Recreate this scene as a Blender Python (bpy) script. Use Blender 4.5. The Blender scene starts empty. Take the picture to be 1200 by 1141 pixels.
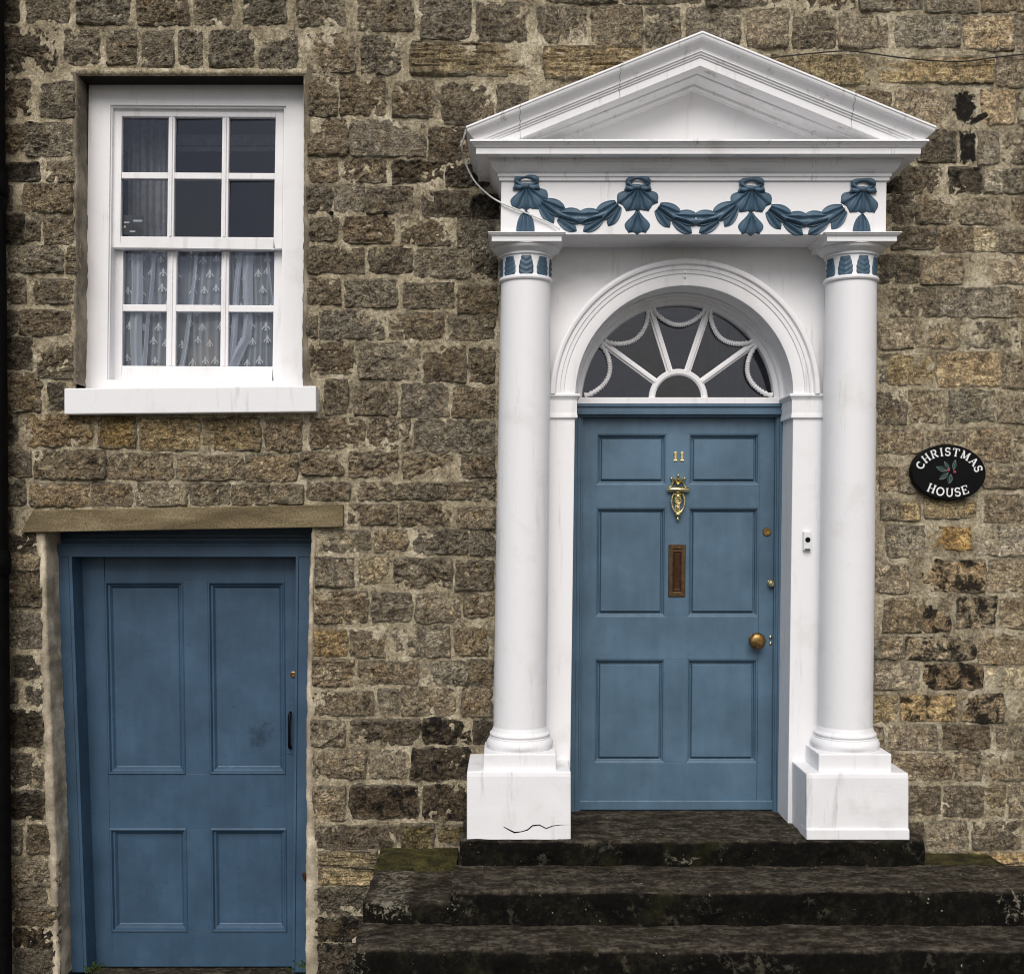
import bpy, bmesh, math, random
from mathutils import Vector, noise
rad = math.radians
scene = bpy.context.scene
col = scene.collection
# ------------------------------------------------------------------ camera, sky, sun, exposure
D, S0, HY, ZC = 5.6, 0.0043, 610.0, 2.35      # metres to the wall, metres per photo pixel on it, horizon row, eye height
cam_data = bpy.data.cameras.new('camera')
cam = bpy.data.objects.new('camera', cam_data)
col.objects.link(cam)
cam.location = (0, -D, ZC)
cam.rotation_euler = (rad(90), 0, 0)
cam_data.sensor_fit = 'HORIZONTAL'
cam_data.sensor_width = 36
cam_data.lens = 36 * (D / S0) / 1200
cam_data.shift_y = (HY - 570.5) / 1200
cam_data.clip_start, cam_data.clip_end = 0.05, 1000
scene.camera = cam
world = bpy.data.worlds.new('World')
scene.world = world
world.use_nodes = True
wn = world.node_tree
SUN_EL, SUN_AZ = 44, -12                       # degrees; azimuth measured from straight in front of the wall, towards the left
sky = wn.nodes.new('ShaderNodeTexSky')
sky.sky_type = 'NISHITA'
sky.sun_disc = False
sky.sun_elevation = rad(SUN_EL)
sky.sun_rotation = rad(180 + SUN_AZ)
sky.air_density, sky.dust_density, sky.ozone_density = 1.0, 3.0, 1.0
wn.links.new(sky.outputs[0], wn.nodes['Background'].inputs[0])
wn.nodes['Background'].inputs[1].default_value = 0.06
sun_data = bpy.data.lights.new('sun', 'SUN')
sun_data.energy = 1.5
sun_data.angle = rad(40)
sun_data.color = (1.0, 0.965, 0.925)
sun = bpy.data.objects.new('sun', sun_data)
col.objects.link(sun)
sd = Vector((math.sin(rad(SUN_AZ)) * math.cos(rad(SUN_EL)), -math.cos(rad(SUN_AZ)) * math.cos(rad(SUN_EL)), math.sin(rad(SUN_EL))))
sun.rotation_euler = sd.to_track_quat('Z', 'Y').to_euler()
sun.location = sd * 20
scene.view_settings.view_transform = 'Standard'
scene.view_settings.look = 'None'
scene.view_settings.exposure = 0.66
scene.view_settings.gamma = 1
scene.view_settings.use_curve_mapping = False
scene.render.engine = 'CYCLES'
scene.cycles.use_denoising = True
scene.cycles.filter_width = 1.0
scene.cycles.max_bounces = 8
scene.cycles.transparent_max_bounces = 12

# ------------------------------------------------------------------ helpers: measuring
rng = random.Random(11)
def k_at(Y): return S0 * (D + Y) / D           # metres per photo pixel at depth Y
def WX(px, Y): return (px - 600) * k_at(Y)
def WZ(py, Y): return ZC + (HY - py) * k_at(Y)
def smooth(a, b, x):
    t = max(0.0, min(1.0, (x - a) / (b - a)))
    return t * t * (3 - 2 * t)
def lerp(a, b, t): return a + (b - a) * t
class PL:
    """a vertical plane at depth Y measured in photo pixels"""
    def __init__(s, Y, warp=None): s.Y, s.warp = Y, warp
    def __call__(s, px, py):
        if s.warp: px, py = s.warp(px, py)
        return WX(px, s.Y), WZ(py, s.Y)

# ------------------------------------------------------------------ helpers: meshes
ORIG = {}
class MB:
    def __init__(s): s.v, s.f, s.sm = [], [], []
    def vert(s, p): s.v.append(tuple(p)); return len(s.v) - 1
    def face(s, ids, sm=False): s.f.append(tuple(ids)); s.sm.append(sm)
    def quadbox(s, q, y0, y1):
        """q: four (x,z) corners, y0 front, y1 back"""
        a = [s.vert((x, y0, z)) for x, z in q]; b = [s.vert((x, y1, z)) for x, z in q]
        n = len(q)
        s.face(a); s.face(b[::-1])
        for i in range(n): s.face((a[i], b[i], b[(i + 1) % n], a[(i + 1) % n]))
    def box(s, pl, x0, y0, x1, y1, back, front=None):
        q = [pl(x0, y1), pl(x1, y1), pl(x1, y0), pl(x0, y0)]
        s.quadbox(q, pl.Y if front is None else front, back)
    def wbox(s, x0, x1, y0, y1, z0, z1):
        s.quadbox([(x0, z0), (x1, z0), (x1, z1), (x0, z1)], y0, y1)
    def grid(s, rows, sm=True, closed=False, flip=False):
        ids = [[s.vert(p) for p in r] for r in rows]
        for i in range(len(ids) - 1):
            n = len(ids[i])
            for j in range(n if closed else n - 1):
                q = (ids[i][j], ids[i][(j + 1) % n], ids[i + 1][(j + 1) % n], ids[i + 1][j])
                s.face(q[::-1] if flip else q, sm)
        return ids
    def lathe(s, cx, cy, prof, seg=40, z0=0.0, axis='Z', caps=True, a0=0.0, a1=2 * math.pi):
        """prof: (r, h); axis Z: h is height; axis Y: h is depth, circle in XZ around (cx, z0)"""
        full = abs(a1 - a0 - 2 * math.pi) < 1e-6
        n = seg if full else seg + 1
        rows = []
        for r, h in prof:
            row = []
            for i in range(n):
                a = a0 + (a1 - a0) * i / seg
                if axis == 'Z': row.append((cx + r * math.sin(a), cy - r * math.cos(a), z0 + h))
                else: row.append((cx + r * math.cos(a), h, z0 + r * math.sin(a)))
            rows.append(row)
        ids = s.grid(rows, True, full)
        if caps and full:
            if prof[0][0] > 1e-6: s.face(ids[0][::-1])
            if prof[-1][0] > 1e-6: s.face(ids[-1])
        return ids
    def tube(s, pts, r, seg=8, closed=False):
        pts = [Vector(p) for p in pts]; n = len(pts); rows = []
        for i, p in enumerate(pts):
            if closed: t = pts[(i + 1) % n] - pts[i - 1]
            else: t = pts[min(n - 1, i + 1)] - pts[max(0, i - 1)]
            t = t.normalized() if t.length > 1e-9 else Vector((1, 0, 0))
            up = Vector((0, 1, 0)) if abs(t.y) < 0.9 else Vector((1, 0, 0))
            a = t.cross(up).normalized(); b = t.cross(a)
            rr = r[i] if isinstance(r, (list, tuple)) else r
            rows.append([p + a * rr * math.cos(2 * math.pi * k / seg) + b * rr * math.sin(2 * math.pi * k / seg) for k in range(seg)])
        if closed: rows.append(rows[0])
        ids = s.grid(rows, True, True)
        if not closed: s.face(ids[0][::-1]); s.face(ids[-1])
    def blob(s, c, rx, ry, rz, seg=12, rings=8):
        rows = []
        for i in range(rings + 1):
            t = math.pi * i / rings
            rows.append([(c[0] + rx * math.sin(t) * math.cos(2 * math.pi * k / seg), c[1] + ry * math.sin(t) * math.sin(2 * math.pi * k / seg), c[2] + rz * math.cos(t)) for k in range(seg)])
        s.grid(rows, True, True, True)
    def ring_sweep(s, xl, xr, yf, prof, yb=0.02, cap_top=True, cap_bot=True):
        """mitred moulding round three sides of a block that stands against the wall; prof: (o, z) from top to bottom"""
        rows = []
        for o, z in prof:
            rows.append([(xl - o, yb, z), (xl - o, yf - o, z), (xr + o, yf - o, z), (xr + o, yb, z)])
        ids = s.grid(rows, False, False, True)
        if cap_top: s.face(ids[0][::-1])
        if cap_bot: s.face(ids[-1])
    def nested(s, q, steps, cap=True):
        """q: corners (x,z) BL BR TR TL; steps: (inset m, y). Concentric rectangles"""
        rows = []
        (ax, az), (bx, bz), (cx, cz), (dx, dz) = q
        for ins, y in steps:
            rows.append([(ax + ins, y, az + ins), (bx - ins, y, bz + ins), (cx - ins, y, cz - ins), (dx + ins, y, dz - ins)])
        ids = s.grid(rows, False, True)
        if cap: s.face(ids[-1])
    def build(s, name, mat, parent=None, bevel=0.0, seg=2, xf=None, angle=35, origin=None):
        v = [xf(p) for p in s.v] if xf else s.v
        n = len(v)
        mn = [min(p[i] for p in v) for i in range(3)]; mx = [max(p[i] for p in v) for i in range(3)]
        c = origin or ((mn[0] + mx[0]) / 2, (mn[1] + mx[1]) / 2, mn[2])
        me = bpy.data.meshes.new(name)
        me.from_pydata([(p[0] - c[0], p[1] - c[1], p[2] - c[2]) for p in v], [], s.f)
        me.polygons.foreach_set('use_smooth', s.sm)
        bm = bmesh.new(); bm.from_mesh(me)
        bmesh.ops.remove_doubles(bm, verts=bm.verts, dist=1e-6)
        bmesh.ops.recalc_face_normals(bm, faces=bm.faces)
        bm.to_mesh(me); bm.free()
        if any(s.sm): me.set_sharp_from_angle(angle=rad(angle))
        me.materials.append(mat)
        o = bpy.data.objects.new(name, me)
        col.objects.link(o)
        ORIG[o] = Vector(c)
        if parent is not None:
            o.parent = parent
            o.location = Vector(c) - ORIG[parent]
        else: o.location = c
        if bevel:
            b = o.modifiers.new('bevel', 'BEVEL'); b.width = bevel; b.segments = seg; b.limit_method = 'ANGLE'; b.angle_limit = rad(50)
            b.harden_normals = False
        return o
def empty(name, loc):
    o = bpy.data.objects.new(name, None); col.objects.link(o)
    o.location = loc; o.empty_display_size = 0.1
    ORIG[o] = Vector(loc)
    return o
def tag(o, label, cat, group=None, kind=None):
    o['label'] = label; o['category'] = cat
    if group: o['group'] = group
    if kind: o['kind'] = kind
    return o
def lab(o, label): o['label'] = label; return o

# ------------------------------------------------------------------ helpers: materials
class NT:
    def __init__(s, name):
        s.m = bpy.data.materials.new(name); s.m.use_nodes = True
        s.t = s.m.node_tree; s.b = s.t.nodes['Principled BSDF']; s.out = s.t.nodes['Material Output']
        s.pos = s.n('ShaderNodeNewGeometry').outputs['Position']
    def n(s, t, **kw):
        nd = s.t.nodes.new(t)
        for k, v in kw.items(): setattr(nd, k, v)
        return nd
    def set(s, sock, v):
        if hasattr(v, 'is_output') or hasattr(v, 'links'): s.t.links.new(v, sock)
        else: sock.default_value = (*v, 1) if isinstance(v, tuple) and len(v) == 3 and sock.type == 'RGBA' else v
    def noise(s, scale, detail=5, rough=0.55, dist=0.0, stretch=None, vec=None, off=None):
        nd = s.n('ShaderNodeTexNoise')
        v = vec or s.pos
        if stretch or off:
            mp = s.n('ShaderNodeMapping'); mp.inputs['Scale'].default_value = stretch or (1, 1, 1); mp.inputs['Location'].default_value = off or (0, 0, 0)
            s.t.links.new(v, mp.inputs[0]); v = mp.outputs[0]
        s.t.links.new(v, nd.inputs['Vector'])
        nd.inputs['Scale'].default_value = scale; nd.inputs['Detail'].default_value = detail
        nd.inputs['Roughness'].default_value = rough; nd.inputs['Distortion'].default_value = dist
        return nd.outputs['Fac']
    def voro(s, scale, feature='F1', vec=None):
        nd = s.n('ShaderNodeTexVoronoi', feature=feature); s.t.links.new(vec or s.pos, nd.inputs['Vector']); nd.inputs['Scale'].default_value = scale
        return nd.outputs['Distance']
    def ramp(s, fac, stops, interp='LINEAR'):
        nd = s.n('ShaderNodeValToRGB'); cr = nd.color_ramp; cr.interpolation = interp
        while len(cr.elements) < len(stops): cr.elements.new(0.5)
        for e, (p, c) in zip(cr.elements, stops):
            e.position = p; e.color = (*c, 1) if isinstance(c, tuple) else (c, c, c, 1)
        s.t.links.new(fac, nd.inputs[0]); return nd.outputs[0]
    def step(s, fac, a, b):
        nd = s.n('ShaderNodeMapRange', interpolation_type='SMOOTHSTEP'); s.set(nd.inputs[0], fac)
        nd.inputs[1].default_value = a; nd.inputs[2].default_value = b; return nd.outputs[0]
    def math(s, op, a, b=0.0, c=None):
        nd = s.n('ShaderNodeMath', operation=op); s.set(nd.inputs[0], a); s.set(nd.inputs[1], b)
        if c is not None: s.set(nd.inputs[2], c)
        return nd.outputs[0]
    def mix(s, fac, a, b, mode='MIX'):
        nd = s.n('ShaderNodeMix', data_type='RGBA', blend_type=mode); s.set(nd.inputs[0], fac); s.set(nd.inputs[6], a); s.set(nd.inputs[7], b); return nd.outputs[2]
    def attr(s, name):
        nd = s.n('ShaderNodeAttribute', attribute_name=name); return nd
    def bump(s, h, strength=0.3, dist=0.005, normal=None):
        nd = s.n('ShaderNodeBump'); nd.inputs['Strength'].default_value = strength; nd.inputs['Distance'].default_value = dist
        s.set(nd.inputs['Height'], h)
        if normal is not None: s.set(nd.inputs['Normal'], normal)
        return nd.outputs[0]
    def fin(s, color, rough=0.8, normal=None, metal=0.0, spec=0.5):
        s.set(s.b.inputs['Base Color'], color); s.set(s.b.inputs['Roughness'], rough)
        s.set(s.b.inputs['Metallic'], metal); s.b.inputs['Specular IOR Level'].default_value = spec
        if normal is not None: s.set(s.b.inputs['Normal'], normal)
        return s.m

def tar_stain(t, c):
    """old black tar marks on the wall right of the pediment"""
    n = t.math('MULTIPLY', t.math('SUBTRACT', t.noise(38, 6, .7, .4, off=(5, 5, 5)), .5), 1.7)
    fl = t.step(t.noise(75, 5, .7, off=(1, 1, 8)), .60, .66)
    for px, py, rx, rz, sh in ((1130, 126, 13, 20, 0), (1147, 139, 13, 4.5, .5), (1134, 172, 9.5, 18.5, 0)):
        mp = t.n('ShaderNodeMapping', vector_type='POINT')
        sx, sz = 1 / (rx * S0), 1 / (rz * S0)
        x0, z0 = WX(px, 0), WZ(py, 0)
        sp = t.n('ShaderNodeSeparateXYZ'); t.t.links.new(t.pos, sp.inputs[0])
        dx = t.math('MULTIPLY', t.math('SUBTRACT', sp.outputs[0], x0), sx)
        dz = t.math('MULTIPLY', t.math('SUBTRACT', t.math('MULTIPLY_ADD', t.math('SUBTRACT', sp.outputs[0], x0), -sh, sp.outputs[2]), z0), sz)
        if rz > 18 and rx < 10: r2 = t.math('MAXIMUM', t.math('ABSOLUTE', dx), t.math('ABSOLUTE', dz))
        else: r2 = t.math('SQRT', t.math('ADD', t.math('MULTIPLY', dx, dx), t.math('MULTIPLY', dz, dz)))
        m = t.step(t.math('ADD', r2, n), 1.08, .82)
        c = t.mix(t.math('MULTIPLY', m, t.math('SUBTRACT', .97, t.math('MULTIPLY', fl, .25))), c, (.0035, .003, .0028))
    return c
def m_stone():
    t = NT('gritstone')
    wear = t.attr('wear'); sep = t.n('ShaderNodeSeparateColor'); t.t.links.new(wear.outputs['Color'], sep.inputs[0])
    edge, soot, moss = sep.outputs[0], sep.outputs[1], sep.outputs[2]
    tint = t.attr('tint').outputs['Color']
    n1 = t.noise(9, 6, .6); n2 = t.noise(48, 8, .74, .5); n3 = t.noise(190, 4, .7); n4 = t.noise(24, 6, .68, .8, off=(3, 1, 7))
    g = t.math('MULTIPLY_ADD', n1, .2, t.math('MULTIPLY_ADD', n2, .45, t.math('MULTIPLY', t.noise(21, 7, .75, 1.0, off=(8, 8, 3)), .35)))
    c = t.ramp(g, [(.395, (.034, .027, .020)), (.455, (.20, .167, .120)), (.51, (.41, .35, .252)), (.565, (.62, .545, .405)), (.63, (.90, .82, .66))])
    speck = t.ramp(n3, [(.36, .55), (.5, 1.0), (.63, 1.40)])
    c = t.mix(1.0, c, speck, 'MULTIPLY')
    c = t.mix(t.math('MULTIPLY', t.step(t.noise(13, 4, .6, off=(9, 2, 4)), .5, .75), .45), c, t.mix(1.0, c, (1.35, 1.05, .66), 'MULTIPLY'))
    vein = t.math('ABSOLUTE', t.math('SUBTRACT', t.noise(19, 7, .72, 1.2, off=(6, 3, 2)), .5))
    c = t.mix(t.math('MULTIPLY', t.step(vein, .034, .004), .86), c, (.020, .016, .012))
    vein2 = t.math('ABSOLUTE', t.math('SUBTRACT', t.noise(34, 6, .7, .8, off=(1, 9, 4)), .5))
    c = t.mix(t.math('MULTIPLY', t.step(vein2, .028, .004), .55), c, (.40, .355, .27))
    c = t.mix(1.0, c, tint, 'MULTIPLY')
    c = t.mix(1.0, c, (1.0, .985, .95), 'MULTIPLY')
    c = t.mix(t.math('MULTIPLY', t.step(n4, .585, .66), .6), c, (.30, .265, .195))
    fe = t.math('MULTIPLY_ADD', t.math('SUBTRACT', n4, .5), 2.4, edge)
    c = t.mix(t.math('MULTIPLY', t.step(fe, .46, .95), .85), c, t.mix(t.step(n2, .36, .64), (.16, .135, .088), (.46, .41, .31)))
    fs = t.math('MULTIPLY_ADD', t.math('SUBTRACT', t.noise(15, 6, .7, .5, off=(4, 4, 0)), .5), 1.8, soot)
    c = t.mix(t.math('MULTIPLY', t.step(fs, .38, .62), .93), c, (.012, .0105, .009))
    fm = t.math('MULTIPLY_ADD', t.math('SUBTRACT', n4, .5), 1.2, moss)
    c = t.mix(t.math('MULTIPLY', t.step(fm, .35, .8), .85), c, (.062, .060, .014))
    c = tar_stain(t, c)
    h = t.math('ADD', t.math('MULTIPLY', n2, 1.0), t.math('MULTIPLY', n3, .35))
    hr = t.math('ABSOLUTE', t.math('SUBTRACT', t.noise(30, 5, .7, .6, off=(7, 7, 1)), .5)); oi = t.n('ShaderNodeObjectInfo').outputs['Random']
    ledge = t.noise(20, 5, .7, .8, stretch=(.45, 1, 1.5), off=(2, 0, 9))
    h2 = t.math('ADD', t.math('MULTIPLY', h, t.math('MULTIPLY_ADD', oi, .9, .45)), t.math('MULTIPLY_ADD', hr, -2.6, t.math('MULTIPLY', t.math('FRACT', t.math('MULTIPLY', ledge, 7.0)), .55)))
    return t.fin(c, .9, t.bump(h2, 1.0, .022), spec=.25)
def m_mortar():
    t = NT('lime_mortar')
    n1 = t.noise(7, 5, .6); n2 = t.noise(60, 8, .7); n3 = t.noise(240, 3, .6)
    c = t.ramp(t.math('MULTIPLY_ADD', n1, .5, t.math('MULTIPLY', n2, .5)), [(.38, (.13, .107, .070)), (.465, (.32, .27, .18)), (.53, (.48, .415, .285)), (.60, (.68, .61, .46))])
    c = tar_stain(t, t.mix(1.0, c, t.ramp(n3, [(.3, .6), (.5, 1.0), (.7, 1.35)]), 'MULTIPLY'))
    c = t.mix(t.math('MULTIPLY', t.step(t.noise(18, 6, .7, .5, off=(2, 8, 5)), .56, .66), .65), c, (.085, .069, .047))
    h = t.math('ADD', n2, t.math('MULTIPLY', n3, .4))
    return t.fin(c, .95, t.bump(h, 1.0, .010), spec=.2)
def m_cement(name='cement_render', k=1.15):
    t = NT(name)
    n1 = t.noise(5, 6, .6); n2 = t.noise(90, 6, .65)
    c = t.ramp(n1, [(p, tuple(v * k for v in q)) for p, q in ((.36, (.10, .086, .062)), (.5, (.165, .143, .106)), (.63, (.28, .245, .185)))])
    c = t.mix(1.0, c, t.ramp(n2, [(.3, .75), (.6, 1.15)]), 'MULTIPLY')
    return t.fin(c, .95, t.bump(n2, .5, .004), spec=.2)
def m_white(name='white_gloss_paint', dirt=.30, base=(.82, .82, .83)):
    t = NT(name)
    n1 = t.noise(4.5, 6, .62, .4); n2 = t.noise(30, 5, .6); st = t.noise(16, 6, .7, .2, stretch=(1, 1, .09)); n3 = t.noise(160, 4, .6)
    c = t.mix(t.math('MULTIPLY', t.step(n1, .5, .78), dirt), base, (.52, .50, .46))
    c = t.mix(t.math('MULTIPLY', t.step(st, .56, .72), min(1, dirt * 1.1)), c, (.34, .32, .29))
    c = t.mix(t.math('MULTIPLY', t.step(n3, .69, .74), min(1, dirt * 1.4)), c, (.22, .20, .17))
    h = t.math('ADD', t.math('MULTIPLY', t.noise(40, 4, .5, stretch=(1, 1, .15)), .6), n2)
    return t.fin(c, t.ramp(n2, [(.3, .42), (.7, .62)]), t.bump(h, .22, .004), spec=.4)
def m_blue(name='blue_paint', base=(.072, .132, .192), wear=.45, smudge=None):
    t = NT(name)
    n1 = t.noise(3.2, 5, .6); n2 = t.noise(22, 6, .65); st = t.noise(26, 5, .6, stretch=(1, 1, .12)); n3 = t.noise(120, 4, .6)
    b2 = tuple(v * 1.28 + .004 for v in base); b0 = tuple(v * .78 for v in base)
    c = t.ramp(t.math('MULTIPLY_ADD', n1, .80, t.math('MULTIPLY', st, .20)), [(.34, b0), (.5, base), (.68, b2)])
    c = t.mix(t.math('MULTIPLY', t.step(n2, .62, .74), wear), c, tuple(v * .62 for v in base))
    c = t.mix(t.math('MULTIPLY', t.step(n3, .715, .745), wear), c, (.25, .27, .28))
    sc = t.noise(46, 5, .7, .4, stretch=(.5, 1, 1.4), off=(3, 3, 8))
    c = t.mix(t.math('MULTIPLY', t.step(sc, .645, .69), wear), c, tuple(v * .35 for v in base))
    if smudge:
        vd = t.n('ShaderNodeVectorMath', operation='DISTANCE'); t.t.links.new(t.pos, vd.inputs[0]); vd.inputs[1].default_value = smudge
        sm = t.math('MULTIPLY_ADD', t.math('SUBTRACT', t.noise(16, 5, .65), .5), -.22, vd.outputs['Value'])
        c = t.mix(t.math('MULTIPLY', t.step(sm, .085, .015), .75), c, tuple(v * .38 for v in base))
    h = t.math('ADD', st, t.math('MULTIPLY', n2, .6))
    return t.fin(c, t.ramp(n2, [(.3, .36), (.7, .56)]), t.bump(h, .25, .003), spec=.45)
def m_simple(name, c, rough=.5, metal=0.0, var=.3, scale=30, bump=.15, spec=.5):
    t = NT(name)
    n = t.noise(scale, 5, .6)
    cc = t.ramp(n, [(.3, tuple(v * (1 - var) for v in c)), (.7, tuple(min(1, v * (1 + var)) for v in c))])
    return t.fin(cc, t.ramp(n, [(.3, max(.02, rough - .1)), (.7, min(1, rough + .12))]), t.bump(n, bump, .002), metal, spec)
def m_step():
    t = NT('blackened_step_stone')
    nrm = t.n('ShaderNodeNewGeometry').outputs['Normal']
    sx = t.n('ShaderNodeSeparateXYZ'); t.t.links.new(nrm, sx.inputs[0])
    n1 = t.noise(6, 6, .65, .3); n2 = t.noise(38, 8, .7); n3 = t.noise(20, 6, .72, stretch=(.5, 1, 1))
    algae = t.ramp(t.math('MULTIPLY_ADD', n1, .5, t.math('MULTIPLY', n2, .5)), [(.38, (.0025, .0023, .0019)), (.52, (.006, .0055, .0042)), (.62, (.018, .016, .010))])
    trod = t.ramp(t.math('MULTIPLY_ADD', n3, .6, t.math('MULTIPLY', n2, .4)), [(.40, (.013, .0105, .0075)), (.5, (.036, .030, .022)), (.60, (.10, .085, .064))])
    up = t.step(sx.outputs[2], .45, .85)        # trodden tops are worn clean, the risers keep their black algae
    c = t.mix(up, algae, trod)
    li = t.math('MULTIPLY', t.step(t.noise(7, 5, .6, .4, off=(5, 0, 1)), .56, .66), t.step(n2, .46, .56))
    c = t.mix(t.math('MULTIPLY', li, .4), c, (.12, .108, .08))
    sp = t.math('MULTIPLY', t.step(t.noise(70, 3, .5, off=(1, 5, 2)), .69, .73), t.step(n1, .45, .6))
    c = t.mix(sp, c, (.32, .31, .27))
    gm = t.step(t.noise(4, 4, .6, off=(8, 1, 3)), .58, .72)
    c = t.mix(t.math('MULTIPLY', gm, .3), c, (.035, .036, .012))
    lk = t.attr('lichen').outputs['Fac']
    fl = t.math('MULTIPLY_ADD', t.math('SUBTRACT', t.noise(34, 7, .78, .5, off=(2, 2, 2)), .5), 3.6, lk)
    c = t.mix(t.math('MULTIPLY', t.math('MULTIPLY', t.step(fl, .62, .85), t.step(lk, .02, .3)), .8), c, t.mix(n2, (.10, .09, .065), (.30, .275, .21)))
    return t.fin(c, .9, t.bump(n2, .8, .008), spec=.08)
def m_tar():
    t = NT('tar'); n = t.noise(45, 7, .75, .5); n2 = t.noise(20, 5, .6, off=(4, 4, 4))
    c = t.ramp(n, [(.5, (.003, .0028, .0026)), (.60, (.012, .010, .008)), (.66, (.10, .085, .06))])
    return t.fin(c, .8, t.bump(t.math('ADD', n, n2), 1.0, .012), spec=.2)
def m_lintel():
    t = NT('sandstone_lintel'); n1 = t.noise(6, 5, .6, stretch=(.35, 1, 1.6)); n2 = t.noise(120, 5, .7); n3 = t.noise(24, 6, .7)
    c = t.ramp(n1, [(.36, (.115, .090, .050)), (.5, (.185, .145, .082)), (.64, (.255, .208, .128))])
    c = t.mix(1.0, c, t.ramp(n2, [(.35, .62), (.5, 1.0), (.65, 1.4)]), 'MULTIPLY')
    c = t.mix(t.math('MULTIPLY', t.step(n3, .56, .68), .5), c, (.075, .060, .038))
    return t.fin(c, .92, t.bump(t.math('ADD', n2, n3), .7, .005), spec=.2)
def m_glass():
    t = NT('window_glass')
    n = t.noise(5, 3, .5)
    gl = t.n('ShaderNodeBsdfGlossy'); gl.inputs['Roughness'].default_value = .02; gl.inputs['Color'].default_value = (.76, .78, .88, 1)
    tr = t.n('ShaderNodeBsdfTransparent'); tr.inputs['Color'].default_value = (.95, .96, .96, 1)
    fr = t.n('ShaderNodeFresnel'); fr.inputs['IOR'].default_value = 1.5
    mx = t.n('ShaderNodeMixShader'); t.t.links.new(fr.outputs[0], mx.inputs[0]); t.t.links.new(tr.outputs[0], mx.inputs[1]); t.t.links.new(gl.outputs[0], mx.inputs[2])
    t.t.links.new(mx.outputs[0], t.out.inputs[0])
    return t.m
def m_net(name='net_fabric', base=.38):
    t = NT(name)
    df = t.n('ShaderNodeBsdfTranslucent'); df.inputs['Color'].default_value = (.86, .91, 1.0, 1)
    d2 = t.n('ShaderNodeBsdfDiffuse'); d2.inputs['Color'].default_value = (.86, .91, 1.0, 1)
    a = t.n('ShaderNodeMixShader'); a.inputs[0].default_value = .2
    t.t.links.new(d2.outputs[0], a.inputs[1]); t.t.links.new(df.outputs[0], a.inputs[2])
    tr = t.n('ShaderNodeBsdfTransparent')
    lw = t.n('ShaderNodeLayerWeight'); lw.inputs[0].default_value = .42
    f = t.math('MULTIPLY_ADD', lw.outputs['Facing'], 1.25, base)
    mx = t.n('ShaderNodeMixShader'); t.t.links.new(f, mx.inputs[0]); t.t.links.new(tr.outputs[0], mx.inputs[1]); t.t.links.new(a.outputs[0], mx.inputs[2])
    t.t.links.new(mx.outputs[0], t.out.inputs[0])
    return t.m
def m_ground():
    t = NT('asphalt'); n1 = t.noise(2, 5, .6); n2 = t.noise(80, 6, .7)
    c = t.ramp(t.math('MULTIPLY_ADD', n1, .4, t.math('MULTIPLY', n2, .6)), [(.3, (.028, .027, .025)), (.7, (.09, .086, .08))])
    return t.fin(c, .9, t.bump(n2, .6, .008), spec=.3)

M = dict(stone=m_stone(), mortar=m_mortar(), cement=m_cement(), cement_pale=m_cement('pale_cement_render', 2.4), white=m_white(), white_dirty=m_white('white_masonry_paint', .45), white_weathered=m_white('white_weathered_paint', .65),
         white_shelter=m_white('white_panel_paint', .3, (.81, .81, .82)),
         blue=m_blue(), blue_cellar=m_blue('blue_cellar_paint', (.040, .083, .138), .75, (WX(305, .29), .29, WZ(862, .29))), blue_carving=m_blue('blue_carving_paint', (.058, .108, .158), .3),
         brass=m_simple('polished_brass', (.74, .63, .33), .22, 1.0, .25, 60, .2), brass_dull=m_simple('aged_brass', (.30, .19, .07), .4, 1.0, .45, 60, .3),
         bronze=m_simple('bronze_plate', (.10, .062, .030), .5, .8, .35, 50, .3), bronze_dark=m_simple('dark_bronze_flap', (.055, .026, .013), .5, .8, .35, 50, .3),
         iron=m_simple('black_iron', (.003, .003, .003), .7, 0, .5, 25, .4, .1), black=m_simple('black_gloss', (.003, .003, .0035), .45, 0, .3, 40, .05, .12),
         lintel=m_lintel(), step=m_step(), glass=m_glass(), net=m_net(), net_gather=m_net('gathered_net_fabric', .55), drape=m_simple('dim_fabric', (.42, .42, .46), .9, 0, .2, 20, .1, .1), soffit_shade=m_simple('painted_soffit_shade', (.016, .011, .010), .9, 0, .4, 30, .4, .2), ground=m_ground(),
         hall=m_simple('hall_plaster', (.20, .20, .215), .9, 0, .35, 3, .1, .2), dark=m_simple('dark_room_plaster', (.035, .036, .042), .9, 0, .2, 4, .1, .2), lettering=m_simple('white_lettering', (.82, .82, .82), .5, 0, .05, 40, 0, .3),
         holly=m_simple('holly_green', (.016, .042, .032), .5, 0, .3, 60, 0, .3), holly_edge=m_simple('holly_highlight', (.20, .26, .26), .5, 0, .2, 60, 0, .3), berry=m_simple('berry_red', (.38, .05, .055), .4, 0, .2, 60, 0, .4),
         wire_white=m_simple('white_cable', (.66, .66, .64), .5, 0, .15, 40, 0), wire_dark=m_simple('dark_cable', (.022, .018, .015), .6, 0, .3, 40, 0),
         rust=m_simple('rust', (.05, .017, .010), .9, 0, .5, 60, .4, .2), fleur=m_simple('net_motif', (.92, .93, .95), .9, 0, .05, 40, 0, .2),
         tan=m_simple('tan_ceramic', (.42, .26, .13), .6, 0, .25, 20, .1), slate=m_simple('slate_blue_ceramic', (.05, .06, .085), .6, 0, .25, 20, .1),
         card=m_simple('printed_card', (.045, .05, .055), .5, 0, .3, 40, 0), leaf=m_simple('weed_leaf', (.045, .075, .018), .6, 0, .4, 50, .1, .3),
         plastic=m_simple('white_plastic', (.74, .74, .76), .35, 0, .04, 40, 0), tar=m_tar())

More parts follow.
